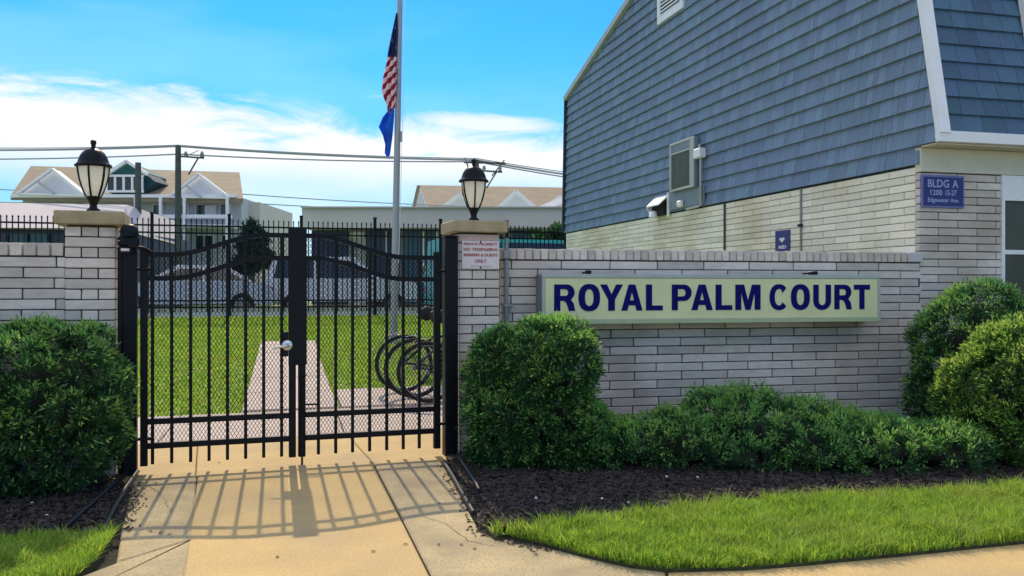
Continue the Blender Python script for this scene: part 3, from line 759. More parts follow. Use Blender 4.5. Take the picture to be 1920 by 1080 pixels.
def shingle_poly(mb, z, ya, yb, proud):
    p = [(ya, z), (yb, z), (yb, z+SP), (ya, z+SP)]
    if z > 2.4:
        for e in edges: p = clip(p, e) if p else p
    if not p or len(p) < 3: return False
    fr = lambda u, v, d: (.018 if d else -.002-proud*(1-(v-z)/SP)+.009*((v-z)/SP), u, v)
    mb.prism(p, fr, 0, 1); return True
far = MB(); cnt = 0
AC = (sy(1264), sy(1313))
for (row, z, ya, yb) in shing:
    pr_ = .022+r_.uniform(-.0015, .003); dzz = 0
    if cnt < 300:
        m_ = MB()
        if shingle_poly(m_, z, ya, yb, pr_): m_.build('shingle', Mt['shingle'], bd); cnt += 1
    else: shingle_poly(far, z, ya, yb, pr_)
tag(far.build('shingle', Mt['shingle'], bd), kind='stuff')
# front mansard slope shingles
slope = Vector((0, .45, 2.406)).normalized()
nrm = Vector((0, -slope.z, slope.y))
base = Vector((0, YF0-.004, 2.56-.02))
L_tot = 2.45
row = 0; d0 = 0.0
while d0 < L_tot-.1:
    x = .10; r_.random()
    x0_ = .095
    while x0_ < 2.4:
        w_ = r_.choice([.13, .16, .2, .24]); x1_ = min(x0_+w_-.004, 2.4)
        m_ = MB(); vs = []
        for (xx, dd) in ((x0_, d0), (x1_, d0), (x1_, d0+SP), (x0_, d0+SP)):
            pr_ = .022*(1-(dd-d0)/SP)+.004
            vs.append(base+slope*dd+nrm*pr_+Vector((xx, 0, 0)))
        for (xx, dd) in ((x0_, d0), (x1_, d0), (x1_, d0+SP), (x0_, d0+SP)): vs.append(base+slope*dd+nrm*-.006+Vector((xx, 0, 0)))
        m_.add(vs, [(0, 1, 2, 3), (7, 6, 5, 4), (0, 4, 5, 1), (1, 5, 6, 2), (2, 6, 7, 3), (3, 7, 4, 0)])
        m_.build('roof_shingle', Mt['shingle_front'], bd); x0_ += w_
    d0 += SP
# trims
mb = MB(); p0 = base+slope*-.02+nrm*.02; p1 = base+slope*(L_tot)+nrm*.02
mb.bar(p0+Vector((.038, 0, 0)), p1+Vector((.038, 0, 0)), .105, .06, up=tuple(nrm)); mb.build('corner_board', Mt['white'], bd)
mb = MB(); mb.bbox(-.016, 12, YF0-.045, YF0+.01, 2.455, 2.548, .004); mb.build('fascia', Mt['white'], bd)
mb = MB(); mb.bbox(.0, 12, -.016, .0598, 2.2335, 2.44, .003); mb.build('beam', Mt['cream_paint'], bd)
mb = MB(); mb.box(.001, 12, YF0+.0105, -.0165, 2.441, 2.4545); mb.build('soffit', Mt['cream_paint'], bd)
def rake(a, b):
    mb = MB(); A = Vector((-.028, a[0], a[1])); B = Vector((-.028, b[0], b[1])); mb.bar(A, B, .10, .09, up=(1, 0, 0)); return mb.build('rake_board', Mt['frame_grey'], bd)
rake((9.70, KN+.0), (ridge_y, ridge_z+.03)); rake((.24, KN+.03), (ridge_y, ridge_z+.031))
mb = MB(); mb.bar((-.02, 9.83, 2.30), (-.02, 9.68, KN), .07, .07, up=(1, 0, 0)); mb.build('corner_trim', Mt['roof_under'], bd)
mb = MB(); mb.prism([(-.26+.01, 2.56), (.20, KN+.02), (ridge_y, ridge_z+.06), (9.70, KN+.04), (9.66, KN-.02), (ridge_y, ridge_z), (.24, KN)], lambda u, v, d: (d, u, v), -.02, 12)
mb2 = MB(); mb2.prism([(.24, KN+.01), (ridge_y, ridge_z+.05), (9.72, KN+.04), (9.70, KN), (ridge_y, ridge_z+.005), (.24, KN-.02)], lambda u, v, d: (d, u, v), .0, 12); mb2.build('roof', Mt['shingle_front'], bd)
# front window and panel
wz0, wz1 = .85, fz(1880, 376); xw = fx(1877)
fr = MB(); fr.bbox(xw+.002, xw+.035, -.012, .045, wz0, 2.2325, .003); fr.bbox(xw+.0355, 2.1, -.006, .045, wz1, 2.2325, .003)
zm = fz(1900, 473); fr.bbox(xw+.0355, 2.098, -.002, .04, zm-.02, zm+.02, .003); fr.bbox(xw+.0355, 2.098, -.02, .045, wz0-.04, wz0, .003)
wo = fr.build('window', Mt['white'], bd)
mb = MB(); mb.box(xw+.036, 2.097, .022, .03, zm+.0205, wz1-.0005); mb.build('pane', Mt['glass_olive'], wo)
mb = MB(); mb.box(xw+.036, 2.097, .012, .02, wz0+.0005, zm-.0205); mb.build('pane', Mt['glass_olive'], wo)
mb = MB(); mb.box(xw+.0355, 2.1, .046, .0598, wz0, 2.23); mb.build('window_back', Mt['interior'], bd)
# dormer casing up on the slope
dd0 = (fz(1912, 85)-base.z)/slope.z; mb = MB(); xd = fx(1905)+.02
mb.bar(base+slope*dd0+nrm*.05+Vector((xd+.05, 0, 0)), base+slope*(L_tot)+nrm*.05+Vector((xd+.05, 0, 0)), .10, .06, up=tuple(nrm))
mb.bar(base+slope*(dd0+.05)+nrm*.05+Vector((xd+.101, 0, 0)), base+slope*(dd0+.05)+nrm*.05+Vector((xd+1.0, 0, 0)), .06, .10, up=tuple(slope)); mb.build('dormer_casing', Mt['white'], bd)
mb = MB(); vs = [base+slope*a+nrm*.031+Vector((xd+b, 0, 0)) for a, b in ((dd0+.1, .1), (dd0+.1, 1.0), (L_tot, 1.0), (L_tot, .1))]; mb.add(vs, [(0, 1, 2, 3)]); mb.build('dormer_pane', Mt['glass_dark'], bd)
# gable louvre
vy0, vy1 = sy(1285), sy(1237); vz0, vz1 = sz(1237, 48), 5.78
lv = MB()
for a, b, c_, d_ in ((vy0, vy1, vz0, vz0+.09), (vy0, vy1, vz1-.09, vz1), (vy0, vy0+.09, vz0+.0905, vz1-.0905), (vy1-.09, vy1, vz0+.0905, vz1-.0905)): lv.bbox(-.045, .0, a, b, c_, d_, .004)
lo = lv.build('gable_vent', Mt['white'], bd)
mb = MB(); mb.box(-.022, -.019, vy0+.09, vy1-.09, vz0+.09, vz1-.09); mb.build('vent_back', Mt['interior'], lo)
zz = vz0+.10
while zz < vz1-.13:
    mb = MB(); mb.add([(-.040, vy0+.091, zz), (-.040, vy1-.091, zz), (-.024, vy1-.091, zz+.030), (-.024, vy0+.091, zz+.030), (-.036, vy0+.091, zz-.006), (-.036, vy1-.091, zz-.006)], [(0, 1, 2, 3), (4, 5, 1, 0)]); mb.build('slat', Mt['white'], lo); zz += .052

# air conditioner on the side wall
ac = empty('air_conditioner', (BC.x, BC.y, 0), BA, 'grey louvred air conditioner mounted high on the blue shingled side wall', 'air conditioner')
ya, yb_ = sy(1314), sy(1268); z0, z1 = sz(1268, 361), sz(1300, 258); P_ = -.085
z0 = sz(1290, 356); z1 = sz(1290, 264)
mb = MB(); mb.bbox(P_, -.025, ya, yb_, z0, z1, .008); mb.build('case', Mt['vent_grey'], ac)
mb = MB()
for a, b, c_, d_ in ((ya, yb_, z0, z0+.03), (ya, yb_, z1-.03, z1), (ya, ya+.12, z0+.0305, z1-.0305), (yb_-.05, yb_, z0+.0305, z1-.0305), (ya+.1205, yb_-.0505, z1-.16, z1-.14)): mb.bbox(P_-.02, P_-.0005, a, b, c_, d_, .003)
mb.build('front_frame', Mt['frame_grey'], ac)
n = 16
for i in range(n):
    y = ya+.13+(yb_-.06-ya-.13)*i/(n-1); mb = MB(); mb.box(P_-.012, P_-.001, y-.006, y+.006, z0+.031, z1-.161); mb.build('fin', Mt['ac_fins'], ac)
mb = MB(); mb.box(P_-.010, P_-.001, ya+.121, yb_-.051, z1-.139, z1-.031); mb.build('upper_grille', Mt['vent_grey'], ac)
mb = MB(); mb.bbox(-.05, -.019, sy(1325), sy(1262), 2.32, z0-.001, .004); mb.build('wall_panel', Mt['vent_grey'], ac)
ds = empty('electrical_conduit', (BC.x, BC.y, 0), BA, 'pale disconnect box and conduit beside the air conditioner', 'conduit')
y = sy(1321); zt = sz(1321, 279); zb_ = sz(1321, 297)
mb = MB(); mb.bbox(-.12, -.02, y-.09, y+.09, zb_, zt, .012); mb.build('switch_box', Mt['white'], ds)
mb = MB(); mb.tube([(-.07, y, zt), (-.07, y, zt+.06)], .018, 8); mb.tube([(-.07, y-.03, zb_), (-.07, y-.03, sz(1323, 384)), (-.07, y+.04, sz(1323, 386)), (-.07, sy(1296), sz(1296, 394)+.01)], .018, 8); mb.build('pipe', Mt['frame_grey'], ds)
y = sy(1286); mb = MB(); mb.bbox(-.12, -.051, y-.06, y+.06, 2.33, 2.42, .02); mb.build('junction_box', Mt['white'], ds)
# vent hood
vh = empty('vent_hood', (BC.x, BC.y, 0), BA, 'white exhaust hood with a dark mouth at the foot of the blue shingles', 'vent')
y0_, y1_ = sy(1256), sy(1232); zb_ = sz(1244, 406); zt = sz(1250, 377); zt = zb_+.30
mb = MB(); P0 = -.02
mb.prism([(P0, zt), (-.17, zb_+.16), (-.17, zb_+.14), (P0, zt-.025)], lambda u, v, d: (u, d, v), y0_, y1_)
mb.prism([(P0, zt-.026), (-.17, zb_+.139), (-.10, zb_), (P0, zb_)], lambda u, v, d: (u, d, v), y1_-.02, y1_)
mb.bbox(-.05, -.02, y0_-.05, y0_-.001, zb_-.02, zt+.02, .005)
mb.build('hood', Mt['white'], vh)
mb = MB(); mb.box(-.09, -.03, y0_+.02, y1_-.021, zb_+.01, zb_+.20); mb.build('mouth', Mt['interior'], vh)
mb = MB(); mb.lathe([(0, .10), (.06, .08), (.07, 0)], 14, (-.115, y1_-.14, zb_-.01)); mb.build('flap', Mt['white'], vh)
# thin vertical lines on the brick side
for px, lab in ((1360, 'dark vertical cable down the cream brick below the vent hood'), (1503, 'grey vertical cable down the cream brick between the small and large blue signs')):
    cb_ = empty('cable', (BC.x, BC.y, 0), BA, lab, 'cable'); y = sy(px)
    mb = MB(); mb.tube([(-.010, y, 1.30), (-.010, y, 2.28)], .012 if px > 1400 else .016, 8); mb.build('line', Mt['galv'] if px > 1400 else Mt['wood_pole'], cb_)
    if px > 1400: mb = MB(); mb.bbox(-.035, -.004, y-.03, y+.03, sz(1503, 425), sz(1503, 420), .004); mb.build('clip', Mt['rusty_black'], cb_)
# AED sign
ae = empty('defibrillator_sign', (BC.x, BC.y, 0), BA, 'small blue sign with a white heart on the cream brick above the wall', 'sign')
ya, yb_ = sy(1482), sy(1455); z0, z1 = sz(1468, 471), sz(1468, 432)
mb = MB(); mb.bbox(-.012, -.002, ya, yb_, z0, z1, .003); mb.build('plate', Mt['blue_plate'], ae)
heart = [(0, -1), (.9, -.05)]+arc(.45, .2, .5, .42, -20, 150, 8)+arc(-.45, .2, .5, .42, 30, 200, 8)+[(-.9, -.05)]
hc, hw = (ya+yb_)/2, (yb_-ya)
mb = MB(); mb.prism([(u, v) for u, v in heart], lambda u, v, d: (-.0145 if d else -.0122, hc-u*hw*.19, z0+(z1-z0)*(.56+v*.15)), 0, 1); mb.build('heart', Mt['white_plate'], ae)
link_mesh('lettering', text_mesh('AED', 0, 1, 0, 1, lambda u, v, d: (-.0148 if d == 0 else -.0121, yb_-hw*(.22+.56*u), z0+(z1-z0)*(.12+.16*v)), 1, Mt['white_plate'], bold=.03), ae)
# BLDG A sign
bs = empty('building_sign', (BC.x, BC.y, 0), BA, 'blue building letter plaque with pale lettering on the front brick corner', 'sign')
xa, xb = fx(1726)+.0, fx(1806); z0, z1 = fz(1766, 390), fz(1766, 329)
mb = MB(); mb.bbox(xa, xb, -.016, -.003, z0, z1, .003); mb.build('border', Mt['blue_edge'], bs)
b_ = .018; mb = MB(); mb.bbox(xa+b_, xb-b_, -.021, -.0162, z0+b_, z1-b_, .001); mb.build('plate', Mt['blue_plate'], bs)
W_, H_ = xb-xa, z1-z0
for tx, u0, u1, v0, v1 in (('BLDG', .13, .62, .62, .86), ('A', .70, .84, .62, .86), ('1200', .19, .46, .38, .55), ('15-27', .54, .80, .38, .55), ('Edgewater Ave.', .13, .86, .13, .30)):
    link_mesh('lettering', text_mesh(tx, xa+u0*W_, xa+u1*W_, z0+v0*H_, z0+v1*H_, lambda u, v, d: (u, -.0225 if d == 0 else -.0205, v), 1, Mt['pale_print'], bold=.012), bs)

# ------------------------------------------------------------------ iron fence behind the lawn
PF = Plane(21.3, .303)
ff = empty('iron_fence', PF.loc(), PF.th, 'long black iron picket fence along the far edge of the lawn', 'fence')
fz_ = lambda py: EYE+(HOR-py)/F*PF.Y(600)
zt, r1, r2, r3, r4 = fz_(416), fz_(428), fz_(441), fz_(563), fz_(575)
x0_, x1_ = PF.x(-60), PF.x(1090)
for z in (r1, r2, r3, r4):
    mb = MB(); mb.box(x0_, x1_, -.016, .016, z-.018, z+.018); mb.build('rail', Mt['black_metal'], ff)
pst = [PF.x(p) for p in (-22, 131, 285, 430, 565, 703, 826, 950, 1060)]
for x in pst:
    mb = MB(); mb.box(x-.033, x+.033, -.033, .033, .6, zt+.10); mb.box(x-.04, x+.04, -.04, .04, zt+.10, zt+.13); mb.build('post', Mt['black_metal'], ff)
pm = MB(); pm.box(-.011, .011, -.011, .011, .70, zt-.03); pm.add([(-.02, -.02, zt-.03), (.02, -.02, zt-.03), (.02, .02, zt-.03), (-.02, .02, zt-.03), (0, 0, zt+.02)], [(0, 1, 4), (1, 2, 4), (2, 3, 4), (3, 0, 4)])
pme = pm.mesh('picket', Mt['black_metal'])
x = x0_+.05
while x < x1_:
    if min(abs(x-q) for q in pst) > .05: link_mesh('picket', pme, ff, (x, 0, 0))
    x += .1085
# kerb under the fence
mb = MB(); mb.bbox(x0_, x1_, .10, .36, .3, .80, .01)
kb = mb.build('kerb', Mt['white'], kind='structure'); kb.location = PF.loc(); kb.rotation_euler = (0, 0, PF.th)

# ------------------------------------------------------------------ flagpole and flags
fpx = FP(738, 0, 15.2)[0]; fgz = gh(fpx, 15.2)
fp = empty('flagpole', (fpx, 15.2, fgz), 0, 'tall pale metal flagpole standing in the lawn behind the gate', 'flagpole')
mb = MB(); tx_ = lambda z: (z-EYE+HOR*0)*0
lean = (FP(750, 0, 15.2)[0]-fpx)/(FP(0, 0, 15.2)[2]-fgz)
mb.tube([(0, 0, 0), (lean*2, 0, 2), (lean*5, 0, 5), (lean*8.6, 0, 8.6)], [.062, .060, .048, .034], 20); mb.build('pole', Mt['pole'], fp)
mb = MB(); mb.tube([(0, 0, 0), (0, 0, .08)], .12, 20); mb.build('base_collar', Mt['pole'], fp)
mb = MB(); mb.lathe([(0, .14), (.05, .12), (.07, .07), (.05, .02), (0, 0)], 16, (lean*8.6, 0, 8.6)); mb.build('ball', Mt['steel'], fp)
zc = FP(0, 255, 15.2)[2]-fgz; mb = MB(); mb.bbox(lean*zc+.05, lean*zc+.085, -.03, .03, zc-.10, zc+.08, .005); mb.build('cleat', Mt['pole'], fp)
mb = MB(); mb.tube([(lean*8.3+.06, -.04, 8.3), (lean*5+.10, -.05, 5), (lean*1.3+.07, -.05, 1.3)], .005, 5); mb.build('halyard', Mt['white'], fp)
# flag cloth
def flag_mat():
    m = bpy.data.materials.new('striped_flag_cloth'); m.use_nodes = True; nt = m.node_tree; L = nt.links.new
    N = nt.nodes.new; b = nt.nodes['Principled BSDF']; out = nt.nodes['Material Output']
    uv = N('ShaderNodeUVMap'); sp = N('ShaderNodeSeparateXYZ'); L(uv.outputs[0], sp.inputs[0])
    def M(op, a, c=None):
        n = N('ShaderNodeMath'); n.operation = op
        for i, v in enumerate((a, c)):
            if v is None: continue
            if isinstance(v, (int, float)): n.inputs[i].default_value = v
            else: L(v, n.inputs[i])
        return n.outputs[0]
    # diagonal falling stripes
    t = M('ADD', M('MULTIPLY', sp.outputs[1], 9.0), M('MULTIPLY', sp.outputs[0], -1.5))
    st = M('GREATER_THAN', M('FRACT', t), .5)
    c1 = N('ShaderNodeMix'); c1.data_type = 'RGBA'; L(st, c1.inputs[0]); c1.inputs[6].default_value = (.42, .03, .06, 1); c1.inputs[7].default_value = (.85, .72, .78, 1)
    vo = N('ShaderNodeTexVoronoi'); vo.inputs['Scale'].default_value = 11; L(uv.outputs[0], vo.inputs[0])
    stars = M('LESS_THAN', vo.outputs['Distance'], .20)
    c2 = N('ShaderNodeMix'); c2.data_type = 'RGBA'; L(stars, c2.inputs[0]); c2.inputs[6].default_value = (.02, .03, .14, 1); c2.inputs[7].default_value = (.6, .6, .66, 1)
    can = M('GREATER_THAN', sp.outputs[1], .56)
    c3 = N('ShaderNodeMix'); c3.data_type = 'RGBA'; L(can, c3.inputs[0]); L(c1.outputs[2], c3.inputs[6]); L(c2.outputs[2], c3.inputs[7])
    L(c3.outputs[2], b.inputs['Base Color']); b.inputs['Roughness'].default_value = .8
    tr = N('ShaderNodeBsdfTranslucent'); L(c3.outputs[2], tr.inputs[0]); ms = N('ShaderNodeMixShader'); ms.inputs[0].default_value = .3
    L(b.outputs[0], ms.inputs[1]); L(tr.outputs[0], ms.inputs[2]); L(ms.outputs[0], out.inputs[0])
    return m
def cloth(name, left, right, m, loc, folds=3.2, amp=.05):
    """limp cloth between two pixel outlines [(py, px)...] at depth 15.1"""
    def ip(t, tab):
        for (a, b), (c_, d_) in zip(tab, tab[1:]):
            if a <= t <= c_: return b+(d_-b)*(t-a)/(c_-a)
        return tab[-1][1]
    n, k = 48, 22; y0 = left[0][0]; y1 = left[-1][0]; vs = []; fs = []; uvs = []
    for j in range(n+1):
        py = y0+(y1-y0)*j/n; a, b = ip(py, left), ip(py, right); wd = (b-a)/36
        for i in range(k+1):
            u = i/k; px = a+(b-a)*u
            dy = amp*wd*math.sin(u*folds*6.28+py*.02)+.025*wd*math.sin(u*9+py*.05)
            p = FP(px, py, 15.2); vs.append((p[0]-loc[0], p[1]-.05+dy-loc[1], p[2]-loc[2])); uvs.append((u, 1-j/n))
    for j in range(n):
        for i in range(k): q = j*(k+1)+i; fs.append((q, q+1, q+k+2, q+k+1))
    me = bpy.data.meshes.new(name); me.from_pydata(vs, [], fs); me.materials.append(m)
    uvl = me.uv_layers.new(name='UVMap')
    for lp in me.loops: uvl.data[lp.index].uv = uvs[lp.vertex_index]
    me.polygons.foreach_set('use_smooth', [True]*len(me.polygons))
    o = bpy.data.objects.new(name, me); C.objects.link(o); o.location = loc
    sm = o.modifiers.new('thickness', 'SOLIDIFY'); sm.thickness = .004
    return o
fl = cloth('striped_flag', [(26, 743), (60, 736), (95, 729), (120, 725), (150, 718), (175, 717), (188, 722), (200, 727), (214, 728)], [(26, 746), (60, 747), (120, 746.5), (190, 743), (205, 741), (214, 732)], flag_mat(), FP(738, 120, 15.2))
tag(fl, 'limp red and white striped flag with starred navy corner on the pole', 'flag')
fb = cloth('blue_flag', [(204, 733), (222, 719), (240, 711.5), (255, 719), (272, 723), (288, 722), (295, 726)], [(204, 740), (230, 738), (260, 736), (285, 733), (292, 732), (295, 729)], Mt['cloth_blue'], FP(735, 250, 15.2), folds=1.5, amp=.06)
tag(fb, 'plain blue flag hanging limp below the striped flag', 'flag')

# ------------------------------------------------------------------ far buildings
def poly_face(mb, pts, Y, th=.15):
    """pixel polygon standing at distance Y, with thickness th behind it"""
    P = [FP(px, py, Y) for px, py in pts]
    n = len(P); vs = P+[(p[0], p[1]+th, p[2]) for p in P]
    mb.add(vs, [tuple(range(n)), tuple(range(n, 2*n))[::-1]]+[(i, (i+1) % n, n+(i+1) % n, n+i) for i in range(n)])
    return mb
def FR(px0, px1, py0, py1, Y, d0, d1, mb=None):
    """box seen as the rectangle px0..px1 x py0..py1 whose front is at Y+d0, back at Y+d1 (sizes taken at Y)"""
    mb = mb or MB(); a = FP(px0, py1, Y); b = FP(px1, py0, Y); mb.box(a[0], b[0], Y+d0, Y+d1, a[2], b[2]); return mb
def roof_slab(mb, ridge, eave, Yr, Ye, th=.25):
    a, b = ridge; c_, d_ = eave; P = [FP(a[0], a[1], Yr), FP(b[0], b[1], Yr), FP(d_[0], d_[1], Ye), FP(c_[0], c_[1], Ye)]
    vs = P+[(p[0], p[1], p[2]-th) for p in P]
    mb.add(vs, [(0, 1, 2, 3), (7, 6, 5, 4)]+[(i, (i+1) % 4, 4+(i+1) % 4, 4+i) for i in range(4)]); return mb
GZ = .42
def ypx(z, Y): return HOR-(z-EYE)*F/Y
Yt = 45
th = empty('townhouse', (0, 0, 0), 0, 'grey townhouse with tan roof, white gables and a green dormer beyond the fence', 'building')
base_py = ypx(GZ, Yt)
FR(30, 446, 368, base_py, Yt, .6, 9).build('wall', Mt['grey_siding'], th)
mb = MB(); roof_slab(mb, ((58, 311), (449, 323)), ((20, 366), (456, 372)), Yt+5.5, Yt-.4); rf = mb.build('roof', Mt['tan_roof'], th)
mb = MB(); P = [FP(449, 323, Yt+5.5), FP(456, 372, Yt-.4), FP(467, 400, Yt+9)]
poly_face(MB(), [(0, 0), (1, 0), (1, 1)], Yt)
a = FP(446, 326, Yt+5.3); b = FP(446, 372, Yt); mb.add([(b[0], Yt+.6, b[2]), (b[0], Yt+5.4, a[2]-.2), (b[0], Yt+8, b[2]), (b[0]-.2, Yt+.6, b[2]), (b[0]-.2, Yt+5.4, a[2]-.2), (b[0]-.2, Yt+8, b[2])], [(0, 1, 2), (5, 4, 3), (0, 3, 4, 1), (1, 4, 5, 2)]); None
mb = MB(); FR(446, 466, 372, base_py, Yt, 2, 9, mb); mb.build('rear_wing', Mt['stucco'], th)
def gable(parent, apex, l, r, Y, inner=True):
    mb = MB(); poly_face(mb, [l, r, apex], Y-.2, .8); o = mb.build('gable', Mt['white_siding'], parent)
    mb = MB()
    for p, q in ((l, apex), (apex, r)): mb.bar(FP(p[0], p[1], Y-.5), FP(q[0], q[1], Y-.5), .25, .12)
    mb.bar(FP(l[0], l[1], Y-.5), FP(r[0], r[1], Y-.5), .18, .10); mb.build('gable_trim', Mt['white'], o)
    if inner:
        mx = (l[0]+apex[0])/2+4, (l[1]+apex[1])/2
        mb = MB(); mb.bar(FP(mx[0], mx[1], Y-.6), FP(mx[0]+(r[0]-mx[0])*.35, l[1], Y-.6), .16, .10); mb.build('gable_brace', Mt['grey_siding'], o)
gable(th, (98, 317), (34, 363), (160, 367), Yt); gable(th, (372, 327), (318, 369), (430, 371), Yt)
# green dormer
dm = MB(); poly_face(dm, [(205, 362), (268, 363), (268, 322), (238, 304), (205, 322)], Yt-.2, 3); dmo = dm.build('dormer', Mt['green_siding'], th)
mb = MB(); poly_face(mb, [(268.5, 364), (290, 340), (268.5, 322)], Yt, 2); mb.build('dormer_cheek', Mt['green_dark'], dmo)
mb = MB(); mb.bar(FP(200, 327, Yt-.4), FP(238, 302, Yt-.4), .2, .15); mb.bar(FP(238, 302, Yt-.4), FP(276, 327, Yt-.4), .2, .15); FR(203, 273, 329, 333, Yt, -.35, -.2, mb); FR(203, 273, 358, 362, Yt, -.35, -.2, mb)
for px in (205, 221, 237, 253, 270): FR(px-2, px+2, 333, 358, Yt, -.34, -.2, mb)
mb.build('dormer_trim', Mt['white'], dmo)
for px in (207, 223, 239, 255): FR(px, px+12, 333.5, 357.5, Yt, -.26, -.21).build('pane', Mt['glass_dark'], dmo)
FR(30, 446, 366, 372, Yt, -.45, .2).build('eave_board', Mt['white'], th)
FR(258, 440, 404, 411, Yt, -.6, -.4).build('balcony_rail', Mt['white'], th)
FR(258, 440, 423, 428, Yt, -.9, .59).build('balcony_floor', Mt['white_siding'], th)
for px in (265, 311, 355, 434): FR(px-2.2, px+2.2, 372.5, base_py, Yt, -.75, -.6).build('column', Mt['white'], th)
def win(px0, px1, py0, py1, parent, Y=Yt, gl=None):
    o = FR(px0-2.5, px1+2.5, py0-2.5, py1+2.5, Y, .5, .599).build('window', Mt['white'], parent)
    FR(px0, px1, py0, py1, Y, .44, .498).build('pane', gl or Mt['glass_dark'], o)
for a, b in ((281, 296), (331, 344), (362, 375), (408, 423)): win(a, b, 383, 401, th)
win(378, 396, 385, 403, th, gl=Mt['white_siding'])
for a, b in ((288, 300), (330, 343), (363, 375), (379, 391), (411, 424)): win(a, b, 441, 466, th)
for a, b in ((50, 62), (90, 102), (130, 142)): win(a, b, 383, 401, th)
# right townhouse
Yr = 62
t2 = empty('townhouse', (0, 0, 0), 0, 'pale townhouse with tan roof and white gables behind the right pillar lamp', 'building')
bp = ypx(GZ, Yr)
FR(776, 1075, 394, bp, Yr, .6, 9).build('wall', Mt['white_siding'], t2)
mb = MB(); roof_slab(mb, ((785, 347), (1080, 352)), ((800, 396), (1085, 398)), Yr+6, Yr-.3); mb.build('roof', Mt['tan_roof'], t2)
mb = MB(); poly_face(mb, [(775, 394), (803, 396), (786, 349)], Yr-.2, .6); mb.build('gable', Mt['white_siding'], t2)
mb = MB(); mb.bar(FP(774, 396, Yr-.6), FP(785, 348, Yr-.6), .3, .2); mb.build('rake', Mt['tan_roof'], t2)
gable(t2, (862, 362), (818, 396), (900, 396), Yr, False); gable(t2, (968, 357), (925, 396), (1014, 396), Yr, False); gable(t2, (1052, 366), (1018, 390), (1080, 398), Yr, False)
FR(815, 830, 402, 412, Yr, .5, .6).build('window', Mt['glass_dark'], t2)
# shops
def shop(pxa, pxb, top, fas, Y, fm, bays, label, dep=9):
    o = empty('shop_building', (0, 0, 0), 0, label, 'building'); b0 = ypx(GZ, Y)
    FR(pxa, pxb, top, fas, Y, 0, dep).build('fascia', fm, o)
    FR(pxa-1, pxb+1, top-2.5, top-.2, Y, -.15, dep+.1).build('coping', Mt['stucco'], o)
    FR(pxa+2, pxb-2, fas+.1, b0, Y, 1.6, dep).build('wall', Mt['stucco'], o)
    for a, b, m_ in bays:
        w_ = FR(a, b, fas+2, b0-6, Y, 1.35, 1.59).build('shop_window', m_, o)
    return o
s1 = shop(566, 1110, 390, 427, 36, Mt['stucco'], [(570, 640, Mt['shop_navy']), (676, 715, Mt['shop_navy']), (718, 740, Mt['shop_navy']), (748, 782, Mt['shop_teal']), (792, 812, Mt['shop_teal']), (818, 860, Mt['shop_navy']), (870, 940, Mt['shop_navy']), (960, 1090, Mt['shop_teal'])], 'long low beige shop building behind the fence, centre and right')
for px in (715.5, 788, 815): FR(px-1.8, px+1.8, 430, 500, 36, 1.15, 1.33).build('window_post', Mt['white'], s1)
FR(644, 672, 431, 442, 36, 1.45, 1.59).build('door_sign', Mt['white_siding'], s1)
s2 = empty('shop_building', (0, 0, 0), 0, 'low grey roofed shop with navy front behind the left wall', 'building')
Y2 = 33; b0 = ypx(GZ, Y2)
mb = MB(); P = [FP(-170, 377, Y2+3), FP(238, 384, Y2+3), FP(216, 428, Y2), FP(-170, 426, Y2)]
mb.add(P+[(p[0], p[1]+6, p[2]-.3) for p in P], [(0, 1, 2, 3), (7, 6, 5, 4), (0, 4, 5, 1), (1, 5, 6, 2), (2, 6, 7, 3), (3, 7, 4, 0)]); mb.build('roof', Mt['stucco_pink'], s2)
FR(-170, 212, 431, b0, Y2, .8, 8).build('wall', Mt['shop_navy'], s2)
for i in range(9): FR(-160+i*40, -128+i*40, 436, 470, Y2, .66, .79).build('window', Mt['shop_teal'] if i % 3 else Mt['shop_navy'], s2)
FR(150, 212, 431, b0, Y2, .5, .79).build('end_pier', Mt['white_siding'], s2)
# angled white house at the far right gap
wh = empty('house', (0, 0, 0), 0, 'white house with two windows seen between right pillar and blue building', 'building')
mb = MB(); A_ = FP(955, 418, 52); B_ = FP(1075, 372, 40)
zb0 = GZ
mb.add([(A_[0], A_[1], zb0), (B_[0], B_[1], zb0), B_, A_, (A_[0]+6, A_[1]+6, zb0), (B_[0]+6, B_[1]+6, zb0), (B_[0]+6, B_[1]+6, B_[2]), (A_[0]+6, A_[1]+6, A_[2])], [(0, 1, 2, 3), (7, 6, 5, 4), (0, 3, 7, 4), (1, 5, 6, 2), (3, 2, 6, 7)]); mb.build('wall', Mt['white_siding'], wh)
mb = MB(); mb.bar((A_[0]-.1, A_[1]-.3, A_[2]), (B_[0]-.1, B_[1]-.3, B_[2]), .3, .3); mb.build('eave', Mt['white'], wh)
def on(px, py, off):
    u = (px-960)/F; dx, dy = B_[0]-A_[0], B_[1]-A_[1]; t = (u*A_[1]-A_[0])/(dx-u*dy); Yq = A_[1]+dy*t
    return Vector((u*(Yq-off), Yq-off, EYE+(HOR-py)/F*(Yq-off)))
for a, b, c_, d_ in ((1016, 1030, 404, 424), (1038, 1047, 398, 420), (985, 997, 411, 425)):
    for nm, e, off, m_ in (('window', 2, .15, Mt['white']), ('pane', 0, .25, Mt['glass_dark'])):
        mb = MB(); q = [on(a-e, c_-e*.8, off), on(b+e, c_-e*1.4, off), on(b+e, d_+e, off), on(a-e, d_+e, off)]
        mb.add(q+[v+Vector((.0, .06, 0)) for v in q], [(0, 1, 2, 3), (7, 6, 5, 4)]+[(i, (i+1) % 4, 4+(i+1) % 4, 4+i) for i in range(4)])
        if nm == 'window': wdo = mb.build(nm, m_, wh)
        else: mb.build(nm, m_, wdo)

